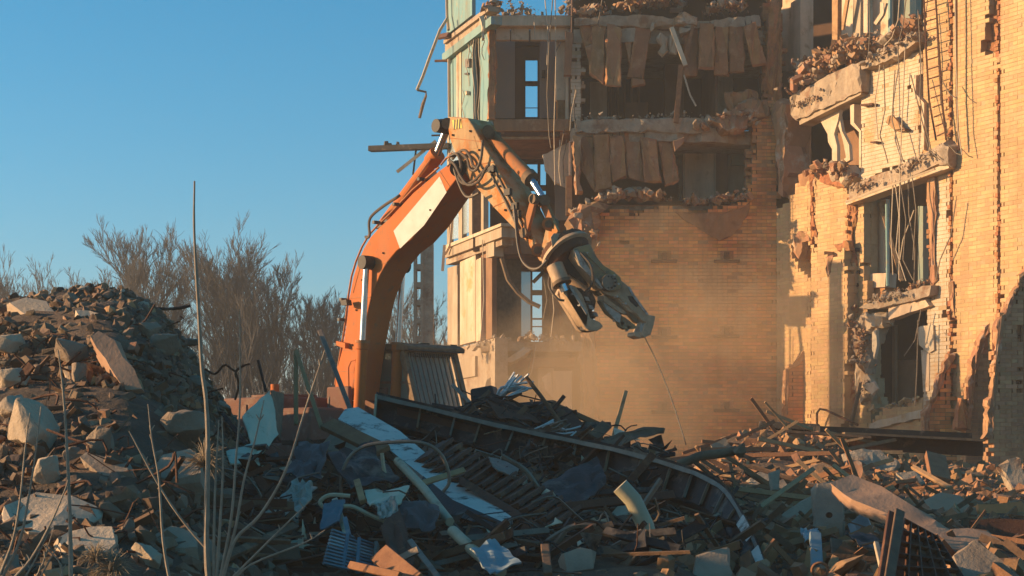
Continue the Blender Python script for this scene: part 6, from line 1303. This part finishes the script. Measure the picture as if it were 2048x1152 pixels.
RS = [([(1660, 966), (1700, 950), (1760, 970), (1830, 1010), (1900, 1060), (1980, 1060), (2050, 1110), (2060, 1160), (1960, 1120), (1880, 1090), (1800, 1040), (1700, 1000)], 17.5, 'concrete_pink', 'very long pink slab sloping down to the right corner', 1.9, .1),
      ([(1844, 1000), (1880, 982), (1920, 990), (1948, 1020), (1940, 1032), (1870, 1030)], 18.0, 'concrete_pink', 'pink broken plate lying above the long pink slab', 1.6, .1),
      ([(1494, 958), (1520, 944), (1560, 950), (1576, 972), (1560, 990), (1500, 966)], 19, 'concrete_dust', 'bent dusty slab curling over beside the girder', 1.2, .16),
      ([(1540, 946), (1560, 940), (1560, 1000), (1544, 1006)], 18.6, 'concrete_dust', 'drooping slab end right of the bent dusty slab', .3, .1),
      ([(1996, 930), (2036, 914), (2060, 950), (2060, 990), (2030, 986)], 25, 'concrete_dust', 'square dusty plate leaning at the far right edge', .5, .1),
      ([(1950, 1010), (2050, 1000), (2060, 1034), (1960, 1040)], 19, 'brick_red', 'low lump of brickwork at the right edge', .8, .3),
      ([(1940, 1040), (2050, 1036), (2060, 1100), (1960, 1080)], 18.4, 'steel_rust', 'dark brown plate under the brickwork lump', .8, .06),
      ([(1690, 905), (1760, 896), (1800, 920), (1790, 946), (1700, 940)], 24, 'concrete_dust', 'dusty round backed slab under the box beam', 1.0, .2),
      ([(1560, 1030), (1600, 1000), (1640, 980), (1640, 1020), (1590, 1050)], 16.6, 'concrete', 'rough grey lump left of the concrete post', .9, .2),
      ([(1700, 1040), (1730, 1020), (1760, 1070), (1740, 1086), (1710, 1070)], 15.6, 'paint_pale_blue', 'pale blue broken plate right of the concrete post', .9, .06),
      ([(1360, 1050), (1440, 1020), (1450, 1044), (1380, 1074)], 15.4, 'concrete_dust', 'dusty lump under the bend of the girder', 1.0, .2),
      ([(1390, 1110), (1460, 1090), (1470, 1150), (1380, 1160)], 13, 'concrete', 'dark grey slab at the bottom left of the girder end', 1.0, .14),
      ([(1790, 946), (1830, 940), (1850, 960), (1820, 975)], 21, 'concrete_dust', 'small dusty block below the box beam', 1, .15),
      ([(1900, 1110), (1950, 1080), (2020, 1130), (2040, 1160), (1920, 1160)], 14.6, 'concrete', 'grey green slab in the bottom right corner', 1.2, .14),
      ([(1986, 985), (2006, 982), (2018, 1004), (1990, 1010)], 19.6, 'concrete_pink', 'small pale square tile near the right edge', .9, .06),
      ([(1960, 978), (1984, 976), (1984, 996), (1962, 996)], 20.2, 'wood_red', 'small brown plate left of the pale square tile', .9, .06),
      ([(1700, 930), (1720, 922), (1734, 960), (1716, 978)], 21.5, 'rubble_red', 'reddish upright brick fragment behind the long pink slab', .5, .15),
      ([(1620, 930), (1650, 920), (1664, 950), (1640, 968)], 21.5, 'rubble_red', 'reddish lump above the concrete post', .6, .2),
      ([(1420, 890), (1450, 872), (1462, 890), (1436, 912)], 29, 'plaster_beige', 'sunlit tan block at the left of the brown heap', .4, .3)]
for i, (q, D, m, lab, lean, th) in enumerate(RS): slab_px('broken_slab', q, D, m, lab, 'slab', th=th, lean=lean, push=1.1 if i == 0 else .12, rough=.03 if D < 20 else .05, seed=30+i)
GR = thing('rusty_grating', P(1850, 1150, 14), 'rusty steel grating of square cells leaning at the bottom right', 'grating')
gc = [P(1806, 1040, 13.0), P(1872, 1076, 13.2), P(1926, 1160, 12.4), P(1784, 1160, 12.0)]
def gp(u, v): return gc[0]*(1-u)*(1-v)+gc[1]*u*(1-v)+gc[2]*u*v+gc[3]*(1-u)*v
gn = (gc[1]-gc[0]).cross(gc[3]-gc[0]).normalized()
for i in range(6): MB().bar(gp(i/5, 0), gp(i/5, 1), .012, .04, gn).build('grating_bar', M['steel_rust'], GR)
for j in range(6): MB().bar(gp(0, j/5), gp(1, j/5), .012, .04, gn).build('grating_bar', M['steel_rust'], GR)
MB().prism([gc[0]+gn*.05, gc[1]+gn*.05, gc[2]+gn*.05, gc[3]+gn*.05], gn*.012).build('backing_plate', M['steel_rust'], GR) if gn.y > 0 else MB().prism([q-gn*.05 for q in gc], gn*.012).build('backing_plate', M['steel_rust'], GR)
plank('steel_beam', (1798, 1026, 12.8), (1776, 1164, 11.8), .07, .06, 'wood_dark', 'dark steel edge bar along the left of the grating', 'beam')
plank('steel_beam', (1782, 1028, 12.8), (1762, 1164, 11.8), .05, .05, 'steel_rust', 'second thinner bar just left of the grating edge', 'beam')
rod('pipe', [(1356, 930), (1400, 912), (1450, 906), (1474, 900)], 21, .055, 'steel_dusty', 'grey pipe lying across the left of the brown rubble', 'pipe', 10, smooth=False)
boulder('pipe_joint', 1478, 900, 26, 30, 20.9, 'steel_dusty', 'round dusty joint at the end of the grey pipe', 'pipe joint', seed=330)
plank('plank', (1752, 1086, 12.9), (1770, 1164, 12.2), .035, .03, 'pipe_pale', 'pale upright stake at the bottom right')
plank('plank', (1672, 1080, 14.6), (1680, 1160, 13.8), .10, .03, 'wood_dark', 'brown board standing below the concrete post')
plank('plank', (1630, 1068, 14.2), (1634, 1134, 13.9), .09, .05, 'paint_pale_blue', 'pale blue upright strip left of the brown board')
rod('pipe_ring', [(1640+16*math.cos(a*.8), 1140+14*math.sin(a*.8)) for a in range(9)], 12.9, .012, 'wood_red', 'rusty open ring at the bottom right', 'ring', 5)
plank('plank', (1520, 1014, 18), (1626, 938, 20), .05, .035, 'wood', 'long straight tan lath rising to the brown heap')
plank('plank', (1720, 1018, 17.4), (1870, 1024, 17.6), .03, .03, 'wood_dark', 'dark flat bar lying on the long pink slab')
plank('plank', (1868, 1024, 17.6), (1966, 1090, 16.8), .035, .03, 'wood_dark', 'dark bar along the edge of the pink slab')
plank('plank', (1826, 934, 22), (1900, 976, 21), .06, .04, 'wood', 'tan board lying below the box beam')
plank('plank', (1870, 912, 27), (1880, 960, 26), .3, .1, 'wood_red', 'broad upright board under the end of the box beam')
sheet_px('sheet_metal', [(1690, 1070, 14.6), (1740, 1066, 14.8), (1780, 1110, 14.2), (1720, 1090, 14.0)], 14, 'steel_black', 'wavy dark sheet left of the grating', amp=.08, seed=24)
sheet_px('sheet_metal', [(1600, 1060, 14.8), (1636, 1056, 15), (1640, 1076, 14.6), (1610, 1084, 14.4)], 14.6, 'paint_pale_blue', 'small pale blue scrap of plastic left of the post foot', amp=.10, seed=25)
# sticks of the brown heap: laths in all directions, too alike to tell apart
rs_ = random.Random(77)
for i in range(80):
    x, y = rs_.uniform(1400, 1760), rs_.uniform(880, 985); D = 31-(y-880)*.11; l = rs_.uniform(.4, 1.6); an = rs_.choice((rs_.gauss(.5, .3), rs_.gauss(-.5, .5), rs_.gauss(2.4, .4)))
    p = P(x, y, D); p.z = hz(p.x, p.y)+rs_.uniform(.02, .22); d = Vector((math.cos(an), rs_.uniform(-.7, .7), math.sin(an)*.45)).normalized()*l*.5
    MB().bar(p-d, p+d, rs_.uniform(.03, .07), rs_.uniform(.02, .04), (0, -1, .3)).build('lath', M[rs_.choice(('wood', 'wood_dark', 'wood_red', 'wood_red'))], None, None, 'thin splintered lath lying in the brown rubble heap', 'lath', 'laths strewn over the brown heap')
for i in range(50):
    x, y = rs_.uniform(480, 1400), rs_.uniform(1000, 1140); D = 11.5+(1150-y)*.024; l = rs_.uniform(.2, .9); an = rs_.uniform(-1, 1)
    p = P(x, y, D); p.z = hz(p.x, p.y)+rs_.uniform(.0, .12); d = Vector((math.cos(an), rs_.uniform(-.7, .7), math.sin(an)*.5)).normalized()*l*.5
    w = rs_.random()
    mb = MB().tube([p-d, p+Vector((0, 0, rs_.uniform(-.05, .08))), p+d], rs_.uniform(.006, .014), 5) if w < .45 else MB().bar(p-d, p+d, rs_.uniform(.03, .09), .02, (0, -1, .5))
    mb.build('scrap_piece', M[rs_.choice(('steel_rust', 'steel_black', 'wood_dark', 'steel_grey', 'wood_dark'))], None, None, 'small dark scrap bar or strip lying among the scrap metal', 'scrap', 'small scrap strewn through the heap')
# ------------------------------------------------------------------ bare trees beyond the site
def branch_pts(p, d, L, n, rs, wig, lift):
    o = [p]; q = p.copy(); e = d.copy()
    for i in range(n):
        e = (e+Vector((rs.gauss(0, wig), rs.gauss(0, wig), rs.gauss(0, wig)+lift))).normalized(); q = q+e*(L/n); o.append(q)
    return o, e
def tree(px, top, D, spread, label, seed, stems=4, dens=1.0):
    rs = random.Random(seed); b = P(px, 930, D); b.z = 0; H = zrow(top, D); T_ = MB(); C = MB()
    t = thing('bare_tree', b, label, 'tree', 'bare trees along the horizon')
    def grow(p, d, L, r, lv):
        n = (5, 5, 3, 2, 2)[lv]
        pts, e = branch_pts(p, d, L, n, rs, .13 if lv else .08, .06)
        rad = [r*(1-.55*i/n) for i in range(n+1)]
        (T_ if lv == 0 else C).tube(pts, rad, 6 if lv == 0 else (4 if lv == 1 else 3), cap=False)
        if lv >= 4: return
        k = int((8, 8, 7, 5)[lv]*dens)
        for j in range(k):
            u = rs.uniform(.25 if lv else .2, 1.); i = min(int(u*n), n-1); q = pts[i].lerp(pts[i+1], u*n-i)
            a = (pts[i+1]-pts[i]).normalized(); s = Vector((rs.gauss(0, 1), rs.gauss(0, 1), rs.gauss(0, .5))); s = (s-a*s.dot(a)).normalized()
            f = rs.uniform(.30, .62)*spread; dd = (a+s*f+Vector((0, 0, .22))).normalized()
            grow(q, dd, L*rs.uniform(.42, .62)*(1.1-.35*u), max(r*(1-.55*u)*.55, .011), lv+1)
    for s in range(stems):
        a = 6.28*s/stems+rs.uniform(-.4, .4); ln = rs.uniform(.06, .24)*spread*(0 if s == 0 else 1)
        d = Vector((math.cos(a)*ln, math.sin(a)*ln, 1)).normalized(); grow(b+Vector((math.cos(a)*.15, math.sin(a)*.15, 0)), d, H*rs.uniform(.56, .68)*(1.06 if s == 0 else 1), .13*H/12, 0)
    T_.build('trunk', M['bark'], t); C.build('crown', M['twig'], t, flat=True)
TREES = [(28, 500, 92, .9, 'low bushy bare tree at the far left edge behind the mound', 3), (78, 494, 96, .55, 'slim bare tree right of the far left tree', 2), (190, 470, 88, .95, 'spreading bare tree rising behind the top of the mound', 4), (255, 520, 98, .7, 'faint slim bare tree between the mound tree and the stem', 2), (325, 440, 84, .95, 'tall bare tree directly behind the tall sapling stem', 4),
         (490, 452, 84, 1.1, 'tallest broad bare tree left of the excavator', 6), (556, 500, 90, .9, 'bare tree half hidden right of the broad tree', 3), (648, 530, 84, .9, 'bare tree close left of the excavator boom', 4), (720, 540, 92, .8, 'bare tree seen behind the excavator boom', 3), (822, 530, 86, .85, 'bare tree seen through the gap between boom and post', 4), (878, 550, 90, .8, 'bare tree between the slotted post and the ruin', 3), (120, 520, 100, .7, 'small faint bare tree left of the mound tree', 2), (420, 560, 96, .8, 'low bare tree between the stem and the broad tree', 3)]
for i, (px, top, D, sp, lab, st) in enumerate(TREES): tree(px, top, D, sp, lab, 50+i, st, 1. if i in (2, 4, 5, 7) else .85)
# bushes: low thicket at the tree feet
mb = MB(); rs_ = random.Random(9)
for i in range(700):
    x = rs_.uniform(380, 930); p = P(x, 930, rs_.uniform(70, 80)); p.z = 0
    d = Vector((rs_.gauss(0, .35), rs_.gauss(0, .3), 1)).normalized(); L = rs_.uniform(2, 6.2)
    pts, e = branch_pts(p, d, L, 3, rs_, .15, .02); mb.tube(pts, [.03, .022, .016, .01], 3, cap=False)
mb.build('thicket', M['twig'], None, 'stuff', flat=True)
# ------------------------------------------------------------------ saplings close to the camera
def sapling(base_px, label, stems, D, mat='stem'):
    b = P(*base_px, D); b.z = hz(b.x, b.y)-.05
    t = thing('bare_sapling', b, label, 'sapling', 'leafless saplings in the foreground')
    for pts, r in stems:
        w = spl([P(p[0], p[1], p[2] if len(p) > 2 else D) for p in pts], 4); n = len(w); r = r*.74
        mb = MB().tube(w, [r*(1-.72*i/(n-1))*(1.12 if i % 5 == 2 else 1) for i in range(n)], 8)
        rs = random.Random(int(pts[0][0]+pts[-1][0]))
        for k in range(4):
            i = rs.randrange(2, n-1); mb.tube([w[i], w[i]+Vector((rs.uniform(-.02, .02), 0, .025))], [.004, .002], 4)
        mb.build('stem', M[mat], t)
D0 = 8.2
sapling((418, 1160), 'tall thin sapling clump with one stem rising far above the rest', [
    ([(418, 1175), (413, 1090), (414, 1010), (416, 900), (412, 800), (404, 740), (398, 640), (391, 520), (388, 440), (389, 362)], .020),
    ([(428, 1175), (428, 1060), (432, 940), (438, 840), (434, 850)][:4], .012), ([(432, 1170), (440, 1050), (446, 930), (444, 832)], .012), ([(438, 1170), (462, 1040), (472, 920), (480, 800), (479, 620)], .011),
    ([(440, 1170), (470, 1060), (488, 960), (510, 880), (528, 800)], .011), ([(444, 1160), (470, 1080), (520, 1030), (572, 940), (610, 820), (650, 700)], .013), ([(452, 1170), (480, 1140), (560, 1060), (622, 1000)], .010), ([(456, 1175), (500, 1130), (610, 1085), (650, 1060)], .009),
    ([(412, 1096), (372, 1050), (336, 1000), (300, 940), (268, 880), (258, 862)], .010)], D0)
sapling((336, 1160), 'slender single sapling stem left of the tall clump', [([(342, 1175), (326, 1080), (318, 960), (304, 880), (296, 808)], .011)], 8.0)
sapling((140, 1160), 'straight brownish sapling stem rising over the thick pale slab', [([(142, 1175), (140, 1040), (134, 900), (126, 780), (116, 700)], .014)], 7.6)
sapling((4, 1150), 'pair of pale curved stems at the left edge', [([(0, 1150), (26, 1080), (40, 1000), (50, 900), (60, 826)], .010), ([(2, 1160), (40, 1080), (58, 990), (72, 900), (82, 812)], .010)], 7.6)
sapling((30, 1165), 'low stem arching right from the bottom left corner', [([(10, 1175), (60, 1120), (100, 1050), (130, 980), (136, 960)], .009), ([(30, 1190), (70, 1120), (104, 1050)], .007)], 7.4)
sapling((80, 1165), 'short thin twigs beside the thick pale slab', [([(72, 1170), (100, 1120), (124, 1074)], .006), ([(60, 1175), (84, 1130), (106, 1060)], .006), ([(120, 1175), (122, 1130), (86, 1090)], .008)], 7.5)
# dry grass tufts
def tuft(px, py, D, n, r, label, seed):
    rs = random.Random(seed); mb = MB(); c = P(px, py, D)
    for i in range(n):
        d = Vector((rs.gauss(0, 1), rs.gauss(0, .6), rs.gauss(.2, .6))).normalized()*r*rs.uniform(.5, 1); m = c+d*.5+Vector((0, 0, rs.uniform(0, .3)*r))
        mb.tube([c+d*.05, m, c+d], [.003, .0025, .001], 3, cap=False)
    mb.build('dry_grass_tuft', M['dry_grass'], None, None, label, 'grass tuft', flat=True)
tuft(410, 930, 10.5, 150, .17, 'dry straw tuft caught on the sapling clump', 1); tuft(225, 1140, 9.6, 160, .16, 'dry grass tuft at the bottom left beside the sunlit stone', 2); tuft(130, 700, 17.2, 60, .3, 'dry grass tuft on the brown lump left of the leaning slab', 3); tuft(190, 1120, 9.6, 120, .13, 'dry grass tuft under the thick pale slab', 4)
# ------------------------------------------------------------------ dust in the air
def volume(name, c, density, aniso=.0):
    m = bpy.data.materials.new(name); m.use_nodes = True; nt = m.node_tree; nt.nodes.clear()
    v = nt.nodes.new('ShaderNodeVolumePrincipled'); v.inputs['Color'].default_value = (*c, 1); v.inputs['Density'].default_value = density; v.inputs['Anisotropy'].default_value = aniso
    o = nt.nodes.new('ShaderNodeOutputMaterial'); nt.links.new(v.outputs[0], o.inputs['Volume']); return m
MB().box((0, 300, 9.5), (640, 620, 23)).build('haze', volume('haze', (.95, .92, .86), .0011), None, 'stuff', flat=True)
def puff(c, size, dens, seed):
    bm = bmesh.new(); bmesh.ops.create_icosphere(bm, subdivisions=4, radius=1)
    for v in bm.verts:
        k = 1+.5*noise.noise(v.co*1.3+Vector((seed, 0, 0)))+.22*noise.noise(v.co*3+Vector((0, seed, 0))); v.co = Vector((v.co.x*size[0]*k, v.co.y*size[1]*k, v.co.z*size[2]*k))
    me = bpy.data.meshes.new('dust_cloud'); bm.to_mesh(me); bm.free(); me.materials.append(volume('dust', (.96, .68, .40), dens)); o = bpy.data.objects.new('dust_cloud', me); COL.objects.link(o); o.location = c; tag(o, kind='stuff')
puff(P(1330, 690, 50), (4.6, 2.6, 3.2), .048, 1); puff(P(1290, 800, 47), (2.6, 1.6, 1.5), .06, 7); puff(P(1180, 740, 48), (1.5, 1.2, 1.6), .06, 8); puff(P(1400, 700, 49), (1.6, 1.3, 2.2), .05, 9); puff(P(1480, 760, 51), (2.8, 2.0, 3.2), .044, 2); puff(P(1130, 800, 49), (3.6, 3.0, 2.4), .042, 3); puff(P(1010, 760, 50), (2.6, 2.6, 1.8), .026, 4); puff(P(1560, 600, 50.5), (1.1, 1.2, 2.8), .03, 5)
